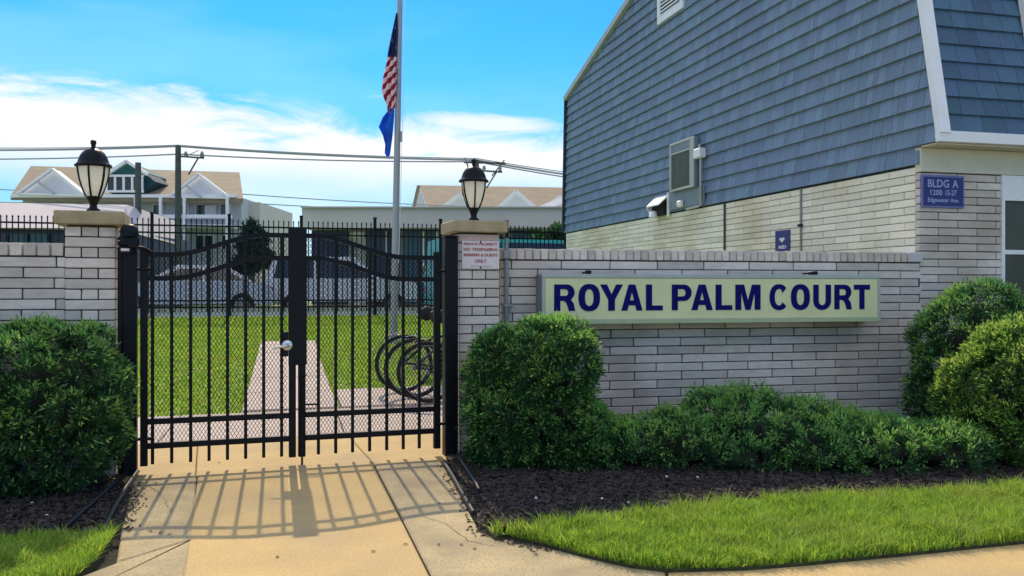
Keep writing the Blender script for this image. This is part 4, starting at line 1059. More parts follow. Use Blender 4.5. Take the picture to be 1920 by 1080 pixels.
# ------------------------------------------------------------------ parked cars
def make_car(paint, kind='sedan'):
    root = empty('parked_car'); Lc = 4.6; Wd = 1.8
    if kind == 'sedan': low = [(-2.3, .35), (-2.3, .72), (-2.1, .92), (-1.35, .98), (1.0, .98), (2.0, .86), (2.28, .66), (2.3, .35)]; cab = [(-1.75, .97), (-1.05, 1.42), (.25, 1.45), (1.15, .97)]
    elif kind == 'suv': low = [(-2.3, .40), (-2.32, 1.05), (1.15, 1.08), (2.1, .98), (2.3, .75), (2.3, .40)]; cab = [(-2.25, 1.05), (-2.0, 1.70), (.3, 1.74), (1.1, 1.07)]
    else: low = [(-2.7, .35), (-2.7, 1.2), (1.5, 1.2), (2.4, 1.05), (2.6, .8), (2.6, .35)]; cab = [(-2.68, 1.19), (-2.62, 2.1), (.9, 2.15), (1.6, 1.19)]
    def ext(prof, w0, w1, mb):
        zt = max(p[1] for p in prof); zb = min(p[1] for p in prof); n = len(prof)
        hw = lambda z: w0+(w1-w0)*(z-zb)/(zt-zb)
        vs = [(x, -hw(z), z) for x, z in prof]+[(x, hw(z), z) for x, z in prof]
        mb.add(vs, [tuple(range(n)), tuple(range(n, 2*n))[::-1]]+[(i, (i+1) % n, n+(i+1) % n, n+i) for i in range(n)])
    mb = MB(); ext(low, .9, .86, mb); ext(cab, .84, .68, mb); mb.build('body', paint, root)
    zt = cab[1][1]; zb = cab[0][1]
    # side glass, slightly proud
    for s_ in (-1, 1):
        a = [(cab[0][0]+.22, zb+.04), (cab[1][0]+.08, zt-.08), ((cab[1][0]+cab[2][0])/2-.05, zt-.07), ((cab[1][0]+cab[2][0])/2-.05, zb+.04)]
        b = [((cab[1][0]+cab[2][0])/2+.03, zb+.04), ((cab[1][0]+cab[2][0])/2+.03, zt-.07), (cab[2][0]-.05, zt-.08), (cab[3][0]-.22, zb+.04)]
        for q in (a, b):
            mb = MB(); hw = lambda z: .84+(.68-.84)*(z-zb)/(zt-zb)+.012
            mb.add([(x, s_*hw(z), z) for x, z in q]+[(x, s_*(hw(z)-.01), z) for x, z in q], [(0, 1, 2, 3), (7, 6, 5, 4)]+[(i, (i+1) % 4, 4+(i+1) % 4, 4+i) for i in range(4)]); mb.build('side_window', Mt['glass_dark'], root)
    wr_ = .33
    for wx in (low[0][0]+.85, low[-1][0]-.85):
        for s_ in (-1, 1):
            mb = MB(); mb.tube([(0, -.11, 0), (0, .11, 0)], wr_, 20); wh_ = mb.build('wheel', Mt['tyre'], root, loc=(wx, s_*.82, wr_))
            mb = MB(); mb.tube([(0, -.125, 0), (0, .125, 0)], .205, 14); mb.build('rim', Mt['galv'], wh_)
    for s_ in (-1, 1):
        mb = MB(); mb.bbox(low[-1][0]-.12, low[-1][0]+.01, s_*.7-.14, s_*.7+.14, .62, .76, .02); mb.build('headlight', Mt['white_plate'], root)
        mb = MB(); mb.bbox(low[0][0]-.015, low[0][0]+.08, s_*.7-.14, s_*.7+.14, .68, .84, .02); mb.build('tail_light', Mt['red_print'], root)
    return root
def put(c_, px, Y, rz, label, cat):
    c_.location = ((px-960)/F*Y, Y, .43); c_.rotation_euler = (0, 0, rz); tag(c_, label, cat, 'vehicles parked beyond the iron fence')
put(make_car(Mt['car_silver']), 355, 25.2, PF.th+math.pi, 'silver sedan parked behind the fence, seen through the left gate leaf', 'car')
put(make_car(Mt['car_white'], 'suv'), 640, 27.0, PF.th, 'white sport utility vehicle behind the fence, seen through the right gate leaf', 'car')
put(make_car(Mt['car_white']), 30, 23.5, PF.th, 'white sedan parked beyond the fence behind the left pillar', 'car')
put(make_car(Mt['car_navy'], 'suv'), 905, 28.4, PF.th+math.pi, 'dark blue sport utility vehicle parked behind the right gate pillar', 'car')
tv = make_car(Mt['car_teal'], 'van'); put(tv, 985, 24.6, PF.th, 'teal van behind the fence between right pillar and building', 'van')

# ------------------------------------------------------------------ utility poles and wires
def upole(px, ptop, Y, label, arm=False):
    gx_ = (px-960)/F*Y; o = empty('utility_pole', (gx_, Y, GZ), 0, label, 'utility pole', 'utility poles along the street')
    h = FP(px, ptop, Y)[2]-GZ
    mb = MB(); mb.tube([(0, 0, 0), (0, 0, h)], [.17, .12], 10); mb.build('pole', Mt['wood_pole'], o)
    if arm:
        mb = MB(); mb.bar((-.1, 0, h-.45), (1.15, -.1, h-.55), .07, .07); mb.bar((.9, -.1, h-.55), (.45, 0, h-1.25), .05, .05); mb.build('arm', Mt['wood_pole'], o)
        for q in (.35, 1.05):
            mb = MB(); mb.lathe([(0, 0), (.09, .02), (.06, .10), (.09, .14), (.04, .26), (0, .27)], 10, (q, -.05, h-.52)); mb.build('insulator', Mt['galv'], o)
    return o
up1 = upole(334, 273, 38, 'taller wooden utility pole in front of the grey townhouse', True)
up2 = upole(259, 305, 37, 'shorter utility pole beside the green dormer')
up3 = upole(893, 300, 39, 'utility pole with crossarm mostly hidden behind the right pillar lamp', True)
h3 = FP(893, 300, 39)[2]-GZ
mb = MB(); mb.bar((-.55, 0, h3-.1), (1.3, 0, h3-.15), .08, .08); mb.bar((-.5, 0, h3+.1), (-.35, 0, h3-.35), .06); mb.bar((1.25, 0, h3), (.7, 0, h3-.7), .05)
mb.lathe([(0, -.6), (.2, -.58), (.2, .05), (0, .07)], 14, (-.42, -.1, h3-1.0)); mb.build('crossarm', Mt['wood_pole'], up3)
def wire(pts, r, label, group=True):
    o = empty('power_line', (0, 0, 0), 0, label, 'power line')
    P = []
    for (pa, ya, Ya), (pb, yb, Yb) in zip(pts, pts[1:]):
        A = Vector(FP(pa, ya, Ya)); B = Vector(FP(pb, yb, Yb)); L_ = (B-A).length; s_ = min(.3, L_*.008)
        for i in range(13):
            t = i/12; q = A.lerp(B, t); q.z -= s_*4*t*(1-t); P.append(q)
    mb = MB(); mb.tube(P, r, 6); mb.build('wire', Mt['wire'], o)
wire([(-200, 279, 40), (334, 274, 38), (893, 300, 39), (1200, 345, 40)], .045, 'thick topmost power line passing over the tallest pole')
wire([(-200, 297, 40), (334, 289, 38), (893, 303, 39), (1200, 352, 40)], .032, 'thin power line just under the thick topmost one')
wire([(-200, 274, 40.4), (334, 272, 38.4), (893, 297, 39.4), (1200, 340, 40.4)], .022, 'thin topmost wire running along the thick line')
wire([(-200, 345, 50), (455, 364, 48), (1100, 392, 46)], .028, 'upper of the two low wires crossing the gap behind the pole')
wire([(-200, 372, 50), (455, 380, 48), (1100, 400, 46)], .028, 'lower of the two low wires crossing the gap above the shop')
wire([(350, 292, 38), (372, 282, 38.5)], .02, 'short slack wire drooping from the pole arm')

# ------------------------------------------------------------------ foliage
TRI = [0]
def leaf_cloud(name, parent, m, P, Nn, k, llen, lwid, spread=.75, up=.25, seed=0, jitter=.4):
    """k leaflets at each point P, pointing around its normal; every leaflet a folded kite"""
    g_ = np.random.default_rng(seed); n = len(P)
    P = np.repeat(P, k, 0); D = np.repeat(Nn, k, 0)+g_.normal(0, spread, (n*k, 3)); D[:, 2] += up
    D /= np.linalg.norm(D, axis=1)[:, None]+1e-9
    A = np.cross(D, g_.normal(0, 1, (n*k, 3))); A /= np.linalg.norm(A, axis=1)[:, None]+1e-9
    Lk = llen*(1+g_.uniform(-jitter, jitter, n*k))[:, None]; Wk = lwid*(1+g_.uniform(-.3, .3, n*k))[:, None]
    P = P+g_.normal(0, llen*.25, P.shape)
    V = np.stack([P, P+D*Lk*.55+A*Wk*.5, P+D*Lk, P+D*Lk*.55-A*Wk*.5], 1).reshape(-1, 3)
    me = bpy.data.meshes.new(name); nf = n*k
    me.vertices.add(nf*4); me.vertices.foreach_set('co', V.ravel().astype(np.float32))
    me.loops.add(nf*4); me.loops.foreach_set('vertex_index', np.arange(nf*4, dtype=np.int32))
    me.polygons.add(nf); me.polygons.foreach_set('loop_start', np.arange(0, nf*4, 4, dtype=np.int32)); me.polygons.foreach_set('loop_total', np.full(nf, 4, dtype=np.int32))
    me.update(calc_edges=True); me.materials.append(m); TRI[0] += nf*2
    return link_mesh(name, me, parent)
def blob_points(blobs, n, seed, lump=.095, nl=90, lr=.10, depth=.06, pw=2.6):
    g_ = np.random.default_rng(seed)
    ar = np.array([ (b[3]*b[4]+b[3]*b[5]+b[4]*b[5]) for b in blobs]); ar = ar/ar.sum()
    out = []; nn = []
    for bi, b in enumerate(blobs):
        c_ = np.array(b[:3]); r = np.array(b[3:6]); m = int(n*ar[bi])
        d = g_.normal(0, 1, (m, 3)); d /= np.linalg.norm(d, axis=1)[:, None]
        s_ = (np.abs(d)**pw).sum(1)**(-1/pw)          # superellipsoid: squarer shoulders
        q = d*s_[:, None]
        # lumps
        lc = g_.normal(0, 1, (nl, 3)); lc /= np.linalg.norm(lc, axis=1)[:, None]
        rad = lr/np.mean(r)*g_.uniform(.7, 1.35, nl); hgt = g_.uniform(.1, 1.25, nl)
        nl_ = max(30, int(nl*np.mean(r)**2/.13)); 
        bump = np.clip((hgt[None, :]+.6)*(1-(np.arccos(np.clip(d@lc.T, -1, 1))/rad[None, :])**2)-.6, -.9, 2).max(1)
        f = 1+lump/np.mean(r)*(bump-.55)-np.abs(g_.exponential(depth*.35, m))/np.mean(r)
        p = c_+q*r*f[:, None]; nr = q/r; nr /= np.linalg.norm(nr, axis=1)[:, None]
        keep = p[:, 2] > .01
        for bj, o in enumerate(blobs):
            if bj == bi: continue
            e = (np.abs((p-np.array(o[:3]))/np.array(o[3:6]))**pw).sum(1)
            keep &= e > .72
        out.append(p[keep]); nn.append(nr[keep])
    return np.concatenate(out), np.concatenate(nn)
def cushions(blobs, seed, size=(.085, .15), dens=62, pw=2.8, squash=.85):
    """break the big masses into overlapping cushions of shoots set on their surface"""
    r_ = random.Random(seed); out = []
    for b in blobs:
        c_, r = b[:3], b[3:6]; area = 4*math.pi*((r[0]*r[1])**1.6/3+(r[0]*r[2])**1.6/3+(r[1]*r[2])**1.6/3)**(1/1.6)
        for k in range(int(area*dens*1.25)):
            d = Vector((r_.gauss(0, 1), r_.gauss(0, 1), r_.gauss(0, 1))).normalized()
            q = (abs(d.x)**pw+abs(d.y)**pw+abs(d.z)**pw)**(-1/pw); s_ = r_.uniform(*size); f = 1-(s_*r_.uniform(.45, 1.0))/min(r)*.75
            p = (c_[0]+d.x*q*r[0]*f, c_[1]+d.y*q*r[1]*f, c_[2]+d.z*q*r[2]*f)
            if p[2] < .03: continue
            if any(sum(abs((p[a]-o[a])/o[3+a])**pw for a in range(3)) < .45 for o in blobs if o is not b): continue
            out.append((p[0], p[1], p[2], s_*r_.uniform(.9, 1.25), s_, s_*squash))
    return out
def surf(blobs, n, seed, pw=2.6):
    """points on the outside of the union of cushions, with normals and a value rising where they face up"""
    g_ = np.random.default_rng(seed); Bc = np.array(cushions(blobs, seed, pw=pw)); ar = (Bc[:, 3]*Bc[:, 4]); ar = ar/ar.sum(); P = []; Q = []; Bm = []
    cen = np.array([b[:3] for b in blobs]).mean(0)
    for bi in range(len(Bc)):
        b = Bc[bi]; m = max(3, int(n*ar[bi])); d = g_.normal(0, 1, (m, 3)); d /= np.linalg.norm(d, axis=1)[:, None]
        p = b[:3]+d*b[3:6]; nr = d/b[3:6]; nr /= np.linalg.norm(nr, axis=1)[:, None]
        keep = p[:, 2] > .02
        near = Bc[(np.abs(Bc[:, :3]-b[:3]).max(1) < .35)]
        for o in near:
            if (o[:3] == b[:3]).all(): continue
            keep &= (((p-o[:3])/o[3:6])**2).sum(1) > .80
        for o in blobs: keep &= (np.abs((p-np.array(o[:3]))/np.array(o[3:6]))**pw).sum(1) > .28
        if not keep.any(): continue
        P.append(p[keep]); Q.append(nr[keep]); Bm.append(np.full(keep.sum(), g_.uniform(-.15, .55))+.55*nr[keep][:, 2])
    return np.concatenate(P), np.concatenate(Q), np.concatenate(Bm)
def sprays(blobs, n, seed, length, k, pw=2.6, up=.35, flat=.0, width=.42, sink=.55):
    """points and directions of leaflets set along many fanned sprays growing out of the surface"""
    g_ = np.random.default_rng(seed+5); P, Nn, Bm = surf(blobs, n, seed, pw); m = len(P)
    A = Nn+g_.normal(0, .33, (m, 3)); A[:, 2] += up; A[:, 2] *= (1-flat); A /= np.linalg.norm(A, axis=1)[:, None]
    Ln = length*g_.uniform(.45, 1.3, m)
    t = g_.uniform(.0, 1, (m, k))**.8
    rad = width*Ln[:, None]*(.35+.65*np.sin(np.clip(t, 0, 1)*2.6))*np.sqrt(g_.uniform(0, 1, (m, k)))
    off = g_.normal(0, 1, (m, k, 3)); off -= (off*A[:, None, :]).sum(2)[..., None]*A[:, None, :]; off /= np.linalg.norm(off, axis=2)[..., None]+1e-9
    pos = P[:, None, :]-A[:, None, :]*(Ln*sink)[:, None, None]+A[:, None, :]*(Ln[:, None]*t)[..., None]+off*rad[..., None]
    D = A[:, None, :]*1.0+off*.75
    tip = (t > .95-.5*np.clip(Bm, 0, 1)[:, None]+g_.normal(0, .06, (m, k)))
    return pos.reshape(-1, 3), D.reshape(-1, 3), tip.ravel()
def core(blobs, parent, m, k=.66):
    mb = MB()
    for b in blobs:
        prof = []; n = 14
        for i in range(n+1):
            t = math.pi*i/n-math.pi/2; prof.append((max(.0001, math.cos(t)), math.sin(t)))
        s0 = len(mb.v); mb.lathe(prof, 18)
        mb.v[s0:] = [(b[0]+x*b[3]*k, b[1]+y*b[4]*k, max(.0, b[2]+z*b[5]*k)) for x, y, z in mb.v[s0:]]
    return mb.build('dark_twig_core', m, parent)  # solid twig-coloured core, added to block light and keep the gaps dark
def shrub(name, label, blobs, m, n, seed, k=70, ll=.034, lw=.010, group=None, stems=3, length=.13, pw=2.6, tips=None, **kw):
    cx = sum(b[0] for b in blobs)/len(blobs); cy = sum(b[1] for b in blobs)/len(blobs)
    root = empty(name, (cx, cy, 0), 0, label, 'shrub', group)
    B = [(b[0]-cx, b[1]-cy)+tuple(b[2:]) for b in blobs]
    P, D, tip = sprays(B, n, seed, length, k, pw=pw, **kw)
    ok = P[:, 2] > .005; P, D, tip = P[ok], D[ok], tip[ok]
    leaf_cloud('foliage', root, m, P[~tip], D[~tip], 1, ll, lw, spread=.35, up=.05, seed=seed)
    leaf_cloud('sunlit_new_growth', root, tips or m, P[tip], D[tip], 1, ll, lw, spread=.3, up=.1, seed=seed+1)  # pale tips gather on upward faces: sun on the tops put into colour
    core(B, root, Mt['branch'], .62)
    for i in range(stems):
        r_ = random.Random(seed+i); a = r_.uniform(0, 6.28); mb = MB()
        mb.tube([(math.cos(a)*.05, math.sin(a)*.05, -.02), (math.cos(a)*.10, math.sin(a)*.08, .15), (math.cos(a)*.2, math.sin(a)*.12, .32)], [.022, .017, .010], 7); mb.build('stem', Mt['wood_pole'], root)
    return root
Mt['tips_green'] = mat('fresh_sunlit_tips', (.27, .48, .09), .6, vary=(.11, .31, .08), nscale=4, island=.4, transl=.35)  # tip colours brightened to imitate sunlight on the shrub tops
Mt['tips_yellow'] = mat('yellow_sunlit_tips', (.40, .56, .09), .6, vary=(.20, .40, .07), nscale=4, island=.4, transl=.35)
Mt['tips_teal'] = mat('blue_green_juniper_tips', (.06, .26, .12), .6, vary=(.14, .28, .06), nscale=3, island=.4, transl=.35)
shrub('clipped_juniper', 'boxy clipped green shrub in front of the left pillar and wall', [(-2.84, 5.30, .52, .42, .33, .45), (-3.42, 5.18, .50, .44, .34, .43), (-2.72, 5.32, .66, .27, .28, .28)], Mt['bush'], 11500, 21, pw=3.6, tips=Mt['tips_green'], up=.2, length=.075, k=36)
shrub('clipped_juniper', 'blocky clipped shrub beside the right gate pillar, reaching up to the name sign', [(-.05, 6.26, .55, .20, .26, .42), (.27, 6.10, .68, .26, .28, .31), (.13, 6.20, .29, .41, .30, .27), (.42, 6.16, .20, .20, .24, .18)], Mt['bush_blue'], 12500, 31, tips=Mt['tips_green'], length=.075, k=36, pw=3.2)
low = [(.82, 6.22, .08, .32, .34, .13), (1.22, 6.26, .10, .36, .44, .17), (1.62, 6.44, .15, .38, .44, .27), (1.50, 6.05, .06, .32, .26, .11), (2.05, 6.36, .12, .42, .50, .21), (2.15, 6.02, .06, .40, .26, .10), (2.50, 6.22, .09, .42, .50, .15), (2.98, 6.16, .08, .36, .42, .12)]
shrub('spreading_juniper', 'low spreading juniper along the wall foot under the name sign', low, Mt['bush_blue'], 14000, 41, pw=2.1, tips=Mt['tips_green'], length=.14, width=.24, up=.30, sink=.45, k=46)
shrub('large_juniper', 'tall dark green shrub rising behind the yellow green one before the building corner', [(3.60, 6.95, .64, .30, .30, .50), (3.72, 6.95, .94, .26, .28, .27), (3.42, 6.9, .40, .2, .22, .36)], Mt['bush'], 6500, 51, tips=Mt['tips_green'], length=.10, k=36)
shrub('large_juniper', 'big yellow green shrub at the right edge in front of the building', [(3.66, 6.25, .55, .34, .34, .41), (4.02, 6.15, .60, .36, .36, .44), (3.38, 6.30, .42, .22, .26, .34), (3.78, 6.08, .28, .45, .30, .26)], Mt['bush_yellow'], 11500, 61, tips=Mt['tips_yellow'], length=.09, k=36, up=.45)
# far shrubs
Mt['far_green'] = mat('dark_tree_foliage', (.03, .07, .035), .7, vary=(.015, .045, .03), nscale=2, island=.4)
def far_shrub(name, label, blobs, m, n, seed, ll=.16, lw=.06):
    root = empty(name, (0, 0, 0), 0, label, 'tree' if 'tree' in name else 'shrub')
    P, Nn = blob_points(blobs, n, seed, lump=.12, nl=30, lr=.2, depth=.35, pw=2.0)
    leaf_cloud('foliage', root, m, P, Nn, 4, ll, lw, seed=seed); core(blobs, root, Mt['branch'], .5)
    b = blobs[0]; mb = MB(); mb.tube([(b[0], b[1], .5), (b[0], b[1], b[2])], [.12, .07], 8); mb.build('trunk', Mt['wood_pole'], root)
def fb_(px, py, Y, rx, rz, ry=None): p = FP(px, py, Y); return (p[0], Y, p[2], rx, ry or rx, rz)
far_shrub('small_tree', 'small dark green tree between townhouse and shop beyond the fence', [fb_(472, 432, 30, .20, .26), fb_(488, 452, 30, .24, .28), fb_(462, 462, 30, .26, .28), fb_(492, 482, 30, .28, .28), fb_(470, 492, 30, .34, .32), fb_(452, 500, 30, .24, .26)], Mt['far_green'], 3500, 71)
far_shrub('street_shrub', 'dark shrub beyond the fence beside the blue building', [fb_(1046, 452, 27, .45, .45), fb_(1020, 468, 27, .5, .4)], Mt['bush'], 2500, 81)

# ------------------------------------------------------------------ grass, mulch
def in_poly(P, poly):
    x, y = P[:, 0], P[:, 1]; ins = np.zeros(len(P), bool); j = len(poly)-1
    for i in range(len(poly)):
        xi, yi = poly[i]; xj, yj = poly[j]
        c_ = ((yi > y) != (yj > y)) & (x < (xj-xi)*(y-yi)/(yj-yi+1e-12)+xi); ins ^= c_; j = i
    return ins
def grass(name, poly, n, h, w, z, seed, label, m=None, hf=None):
    g_ = np.random.default_rng(seed); a = np.array(poly); mn, mx = a.min(0), a.max(0)
    P = g_.uniform(mn, mx, (n*3, 2)); P = P[in_poly(P, poly)][:n]; n = len(P)
    zz = np.array([gh(px, py) for px, py in P])+z if hf is None else hf(P)+z
    clump = .72+.30*np.sin(P[:, 0]*9+np.sin(P[:, 1]*13)*2)*np.sin(P[:, 1]*11+1.3*np.sin(P[:, 0]*7))+.28*np.sin(P[:, 0]*31+3*np.sin(P[:, 1]*23))*np.sin(P[:, 1]*37+2*np.sin(P[:, 0]*19))+g_.uniform(-.2, .2, n)
    H = h*np.clip(clump, .45, 1.4)*(1+g_.uniform(-.3, .3, n)); ang = g_.uniform(0, 6.283, n); lean = np.abs(g_.normal(0, .8, n))*H
    sx, sy_ = np.cos(ang), np.sin(ang); ba = g_.uniform(0, 6.283, n); bx, by = np.cos(ba)*w/2, np.sin(ba)*w/2
    B = np.stack([P[:, 0], P[:, 1], zz], 1)
    def mk(dx, dy, dz): return B+np.stack([dx, dy, dz], 1)
    V = np.stack([mk(-bx, -by, 0*H), mk(bx, by, 0*H), mk(bx*.7+sx*lean*.35, by*.7+sy_*lean*.35, H*.6), mk(-bx*.7+sx*lean*.35, -by*.7+sy_*lean*.35, H*.6), mk(sx*lean, sy_*lean, H)], 1).reshape(-1, 3)
    me = bpy.data.meshes.new(name); me.vertices.add(n*5); me.vertices.foreach_set('co', V.ravel().astype(np.float32))
    idx = (np.arange(n)[:, None]*5+np.array([0, 1, 2, 3, 3, 2, 4])).astype(np.int32).ravel()
    me.loops.add(n*7); me.loops.foreach_set('vertex_index', idx); me.polygons.add(n*2)
    ls = (np.arange(n)[:, None]*7+np.array([0, 4])).astype(np.int32).ravel(); me.polygons.foreach_set('loop_start', ls)
    me.polygons.foreach_set('loop_total', np.tile(np.array([4, 3], np.int32), n)); me.update(calc_edges=True); me.materials.append(m or Mt['grass'])
    o = link_mesh(name, me); tag(o, label, 'grass', kind='stuff'); return o
def gp(px, py, z=0.0):
    y = F*(EYE-z)/(py-HOR); return ((px-960)/F*y, y)
GR = [gp(918, 1000), gp(960, 1012), gp(1030, 1028), gp(1100, 1047), gp(1180, 1065), gp(1250, 1074), gp(1400, 1070), gp(1500, 1062), gp(1700, 1043), gp(1920, 1020), (4.2, 4.78), (5.6, 5.2), (5.6, 6.6), (4.3, 6.0)]+[gp(px, py, .05) for px, py in ((1920, 905), (1800, 910), (1700, 918), (1500, 930), (1360, 938), (1270, 948), (1180, 962), (1060, 970), (970, 985), (930, 992))]
GLf = [gp(218, 1004), gp(188, 1047), gp(148, 1082), (-1.85, 3.4), (-3.6, 3.4), (-3.6, 4.5), gp(0, 1010, .03), gp(60, 1006, .03), gp(130, 1002, .03), gp(190, 998, .03)]
def bed(name, poly, m, z, th=.05, kind='structure', disp=0):
    me_ = MB(); n = len(poly); me_.add([(x, y, z) for x, y in poly]+[(x, y, z-th) for x, y in poly], [tuple(range(n))]+[(i, (i+1) % n, n+(i+1) % n, n+i) for i in range(n)]); return me_.build(name, m, kind=kind)
Mt['verge'] = mat('thatchy_soil', (.09, .10, .035), 1, vary=(.05, .045, .025), nscale=25, bump=.8)
bed('grass_verge', inset(GR, .012), Mt['verge'], .018); bed('grass_verge', inset(GLf, .010), Mt['verge'], .016)
grass('grass', GR, 120000, .075, .0055, .015, 91, 'bright green grass strip between mulch bed and pavement on the right')
grass('grass', GLf, 30000, .072, .0055, .014, 92, 'bright green grass patch in the lower left corner')
lawnp = [pt(262, 9.68), pt(455, 9.70), pt(489, 15.75), pt(589, 15.75), pt(624, 10.78), pt(900, 10.85), pt(900, 21.0), pt(200, 21.0), pt(150, 9.75)]
grass('lawn_grass', lawnp, 110000, .045, .014, -.045+.0, 93, 'mown lawn behind the gate on both sides of the path')
# mulch beds
def crack(pts, w, seed):
    r_ = random.Random(seed); P = [Vector(gp(*p)) for p in pts]; Q = []
    for a, b in zip(P, P[1:]):
        n = max(3, int((b-a).length/.03)); nv = Vector((-(b-a).y, (b-a).x)).normalized()
        for i in range(n): Q.append(a.lerp(b, i/n)+nv*r_.gauss(0, .007))
    Q.append(P[-1]); mb = MB(); vs = []; n = len(Q)
    for i, q in enumerate(Q):
        d = (Q[min(i+1, n-1)]-Q[max(i-1, 0)]).normalized(); nv = Vector((-d.y, d.x))*w/2*(r_.uniform(.4, 1.3) if 0 < i < n-1 else .1)
        vs += [(q.x-nv.x, q.y-nv.y, .0015), (q.x+nv.x, q.y+nv.y, .0015)]
    mb.add(vs, [(2*i, 2*i+1, 2*i+3, 2*i+2) for i in range(n-1)]); mb.build('crack', Mt['soil'], pave)
crack([(790, 968), (840, 984), (872, 1012), (930, 1026)], .003, 4)
crack([(262, 905), (300, 925), (322, 962)], .003, 5)

def mulch_bed(name, poly, n, seed):
    bed('mulch_bed', poly, Mt['mulch'], -.004, .03)
    g_ = np.random.default_rng(seed); a = np.array(poly); P = g_.uniform(a.min(0), a.max(0), (n*2, 2)); P = P[in_poly(P, poly)][:n]; n = len(P)
    c_ = np.concatenate([P, g_.uniform(-.004, .014, (n, 1))], 1); d = g_.normal(0, 1, (n, 3)); d[:, 2] *= .35; d /= np.linalg.norm(d, axis=1)[:, None]
    s_ = np.cross(d, g_.normal(0, 1, (n, 3))); s_[:, 2] *= .5; s_ /= np.linalg.norm(s_, axis=1)[:, None]
    L_ = g_.uniform(.008, .028, n)[:, None]; W_ = g_.uniform(.003, .008, n)[:, None]; up_ = np.cross(d, s_)*.003
    V = np.stack([c_-d*L_-s_*W_, c_+d*L_-s_*W_, c_+d*L_+s_*W_, c_-d*L_+s_*W_, c_+up_+np.array([0, 0, .004])], 1).reshape(-1, 3)
    mb = MB(); me = bpy.data.meshes.new(name); fs = (np.arange(n)[:, None, None]*5+np.array([[0, 1, 4], [1, 2, 4], [2, 3, 4], [3, 0, 4]])).reshape(-1, 3)
    me.from_pydata(V.tolist(), [], fs.tolist()); me.materials.append(Mt['mulch']); o = link_mesh(name, me)
    tag(o, 'dark shredded bark mulch in the bed '+('below the wall on the right' if seed == 1 else 'around the left shrub'), 'mulch', kind='stuff')
wy = lambda X: 6.80+.22*X
MR = [(-.47, 6.28), g(880, 945), g(905, 995), g(940, 1000)]+[gp(px, py, .0) for px, py in ((970, 990), (1060, 975), (1180, 967), (1270, 953), (1360, 943), (1500, 935), (1700, 923), (1800, 915), (1920, 910))]+[(4.3, 6.05), (5.6, 6.65), (5.6, 8.0), (3.4, wy(3.4)), (-.2, wy(-.2)), (-.45, 6.5)]
ML = [(-2.55, 5.72), g(246, 920), g(225, 985), gp(190, 1002), gp(130, 1006), gp(60, 1010), gp(0, 1014), (-3.6, 4.55), (-4.4, 4.6), (-4.4, 5.1), (-2.6, 5.78)]
mulch_bed('mulch', MR, 26000, 1); mulch_bed('mulch', ML, 9000, 2)
def spill(name, pts, n, seed, label):
    g_ = np.random.default_rng(seed); vs = []; fs = []
    for a, b in zip(pts, pts[1:]):
        A = np.array(gp(*a)); B = np.array(gp(*b)); d = (B-A)/np.linalg.norm(B-A); nv = np.array([-d[1], d[0]])
        for i in range(n):
            p = A+(B-A)*g_.uniform()+nv*g_.normal(0, .035); L_ = g_.uniform(.004, .016); w_ = g_.uniform(.002, .005); t = g_.uniform(0, 3.14); u = np.array([math.cos(t), math.sin(t)]); v = np.array([-u[1], u[0]]); k = len(vs)
            for q, z in ((p-u*L_-v*w_, .001), (p+u*L_-v*w_, .002), (p+u*L_+v*w_, .001), (p-u*L_+v*w_, .003)): vs.append((q[0], q[1], z+.002))
            vs.append((p[0], p[1], .010)); fs += [(k, k+1, k+4), (k+1, k+2, k+4), (k+2, k+3, k+4), (k+3, k, k+4)]
    me = bpy.data.meshes.new(name); me.from_pydata(vs, [], fs); me.materials.append(Mt['mulch']); tag(link_mesh(name, me), label, 'mulch', kind='stuff')
spill('mulch_crumbs', [(835, 872), (868, 930), (900, 995), (960, 1012), (1040, 1030)], 90, 5, 'dark bark crumbs spilled on the concrete along the right bed')
spill('mulch_crumbs', [(258, 905), (240, 950), (225, 1000)], 120, 6, 'dark bark crumbs spilled on the concrete along the left bed')
# white pebbles in the bed
for px, py in ((1005, 935), (1129, 936), (998, 873), (1113, 876), (1250, 895), (1308, 896), (1178, 944), (60, 945), (88, 968)):
    p = gp(px, py, .01); mb = MB(); mb.lathe([(0, -.006), (.007, -.003), (.009, .001), (.005, .006), (0, .008)], 7, (0, 0, 0)); o = mb.build('pebble', Mt['white']); o.location = (p[0], p[1], .014); o.rotation_euler = (.4, .3, px)
    tag(o, 'tiny white pebble lying on the dark mulch', 'pebble', 'white pebbles scattered on the mulch')
# leaves and debris on the pavement
for px, py in ((520, 1045), (822, 1022), (865, 1022), (760, 1022), (890, 1030), (282, 997), (318, 1003), (300, 1000), (1005, 1042), (411, 868), (824, 945), (700, 1035)):
    p = gp(px, py); mb = MB(); mb.add([(-.016, 0, 0), (0, -.006, .004), (.018, .001, .001), (0, .007, .005)], [(0, 1, 2, 3)]); o = mb.build('dry_leaf', Mt['wood_pole']); o.location = (p[0], p[1], .003); o.rotation_euler = (0, 0, px)
    tag(o, 'small dry leaf scrap on the concrete walk', 'leaf', 'dry leaf scraps on the walk')
# landscape edging
def edging(pts, label):
    o = empty('bed_edging', (0, 0, 0), 0, label, 'edging')
    P = [gp(px, py, .02) for px, py in pts]
    mb = MB(); mb.tube([(x, y, .022) for x, y in P], .014, 8)
    for a, b in zip(P, P[1:]): mb.bar((a[0], a[1], -.002), (b[0], b[1], -.002), .008, .05)
    mb.build('strip', Mt['edging'], o)
edging([(258, 884), (236, 915), (212, 955), (190, 1000)], 'black plastic edging strip nearest the walk on the left bed')
edging([(250, 876), (215, 905), (165, 950), (120, 990)], 'black plastic edging strip further into the left bed')
edging([(832, 866), (850, 895), (872, 935), (888, 962)], 'black plastic edging strip along the walk at the right bed')
edging([(858, 852), (876, 880), (892, 905), (898, 920)], 'short black plastic edging strip further into the right bed')

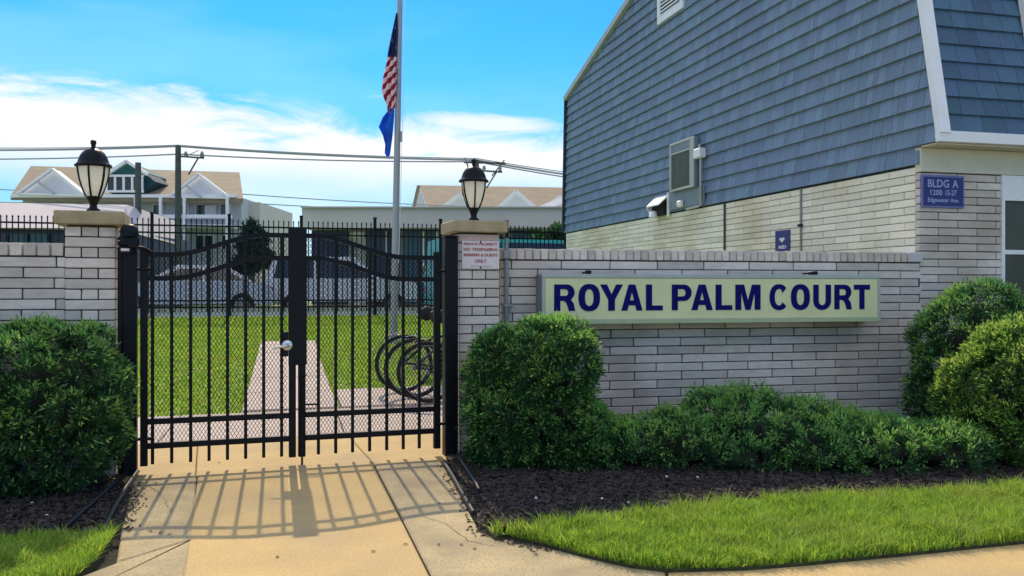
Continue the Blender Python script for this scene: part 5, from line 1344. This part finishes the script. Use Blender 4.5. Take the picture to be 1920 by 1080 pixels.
# ------------------------------------------------------------------ bicycles behind the gate
def make_bike(paint):
    o = empty('bicycle'); wr_ = .33
    for wx in (-.52, .52):
        mb = MB(); mb.torus((0, 0, 0), wr_-.02, .019, 'y', 36, 8); w_ = mb.build('wheel', Mt['tyre'], o, loc=(wx, 0, wr_))
        mb = MB(); mb.torus((0, 0, 0), wr_-.045, .008, 'y', 36, 6); mb.build('rim', Mt['galv'], w_)
        mb = MB()
        for k in range(18):
            a = 2*math.pi*k/18; mb.bar((math.cos(a)*.02, .015*(-1)**k, math.sin(a)*.02), (math.cos(a+.25)*(wr_-.045), 0, math.sin(a+.25)*(wr_-.045)), .002)
        mb.tube([(0, -.04, 0), (0, .04, 0)], .018, 8); mb.build('spokes', Mt['galv'], w_)
        mb = MB(); vs = []; fs = []; n = 16
        for i in range(n+1):
            a = R(20+150*i/n); vs += [(math.cos(a)*(wr_+.03), -.025, math.sin(a)*(wr_+.03)), (math.cos(a)*(wr_+.03), .025, math.sin(a)*(wr_+.03))]
        for i in range(n): fs.append((2*i, 2*i+1, 2*i+3, 2*i+2))
        mb.add(vs, fs, True); mb.build('mudguard', paint, w_)
    mb = MB(); T = lambda *p: mb.tube(p, .016, 8)
    T((-.05, 0, .28), (-.17, 0, .74)); T((-.05, 0, .28), (.37, 0, .66)); T((-.14, 0, .62), (.34, 0, .78)); T((-.05, 0, .28), (-.52, .04, .33)); T((-.15, 0, .66), (-.52, .04, .33)); T((.33, 0, .84), (.40, 0, .60), (.52, 0, .33)); mb.build('frame', paint, o)
    mb = MB(); mb.tube([(.31, 0, .86), (.28, 0, .96)], .013, 8); mb.tube([(.12, -.27, 1.0), (.24, -.22, .99), (.30, 0, .96), (.24, .22, .99), (.12, .27, 1.0)], .012, 8); mb.build('handlebar', Mt['steel'], o)
    mb = MB(); mb.tube([(-.17, 0, .74), (-.20, 0, .86)], .013, 8); mb.build('seat_post', Mt['steel'], o)
    mb = MB(); mb.tube([(-.34, 0, .89), (-.27, 0, .90), (-.15, 0, .89), (-.04, 0, .88)], [.06, .09, .045, .018], 10); mb.build('saddle', Mt['tyre'], o)
    mb = MB(); mb.torus((-.05, -.04, .28), .09, .008, 'y', 24, 6)
    for s_ in (-1, 1): mb.bar((-.05, s_*.05, .28), (-.05+s_*.11, s_*.06, .28+s_*.12), .016); mb.bar((-.05+s_*.11, s_*.03, .28+s_*.12), (-.05+s_*.11, s_*.14, .28+s_*.12), .06, .02)
    mb.build('crank', Mt['rusty_black'], o)
    mb = MB()
    for z in (.70, .78, .86):
        for a, b in (((.42, -.16), (.42, .16)), ((.42, .16), (.68, .16)), ((.68, .16), (.68, -.16)), ((.68, -.16), (.42, -.16))): mb.bar((a[0], a[1], z), (b[0], b[1], z), .006)
    for k in range(8):
        y = -.16+.32*k/7; mb.bar((.42, y, .70), (.42, y, .86), .004); mb.bar((.68, y, .70), (.68, y, .86), .004); mb.bar((.42, y, .70), (.68, y, .70), .004)
    mb.build('basket', Mt['rusty_black'], o)
    return o
for (px, v, rz, m_, lab) in ((757, 10.35, 14, Mt['rusty_black'], 'furthest black bicycle, its wheel showing most left through the right gate leaf'), (776, 9.95, 10, Mt['car_navy'], 'dark blue bicycle in the middle behind the gate'), (802, 9.60, 6, Mt['rusty_black'], 'nearest black bicycle, half hidden by the right gate post')):
    bk = make_bike(m_); p = pt(px, v); a = R(rz); bk.location = (p[0]+.52*math.cos(a), p[1]+.52*math.sin(a), gh(*p)+.012); bk.rotation_euler = (R(4), 0, a); tag(bk, lab, 'bicycle', 'bicycles parked behind the gate')
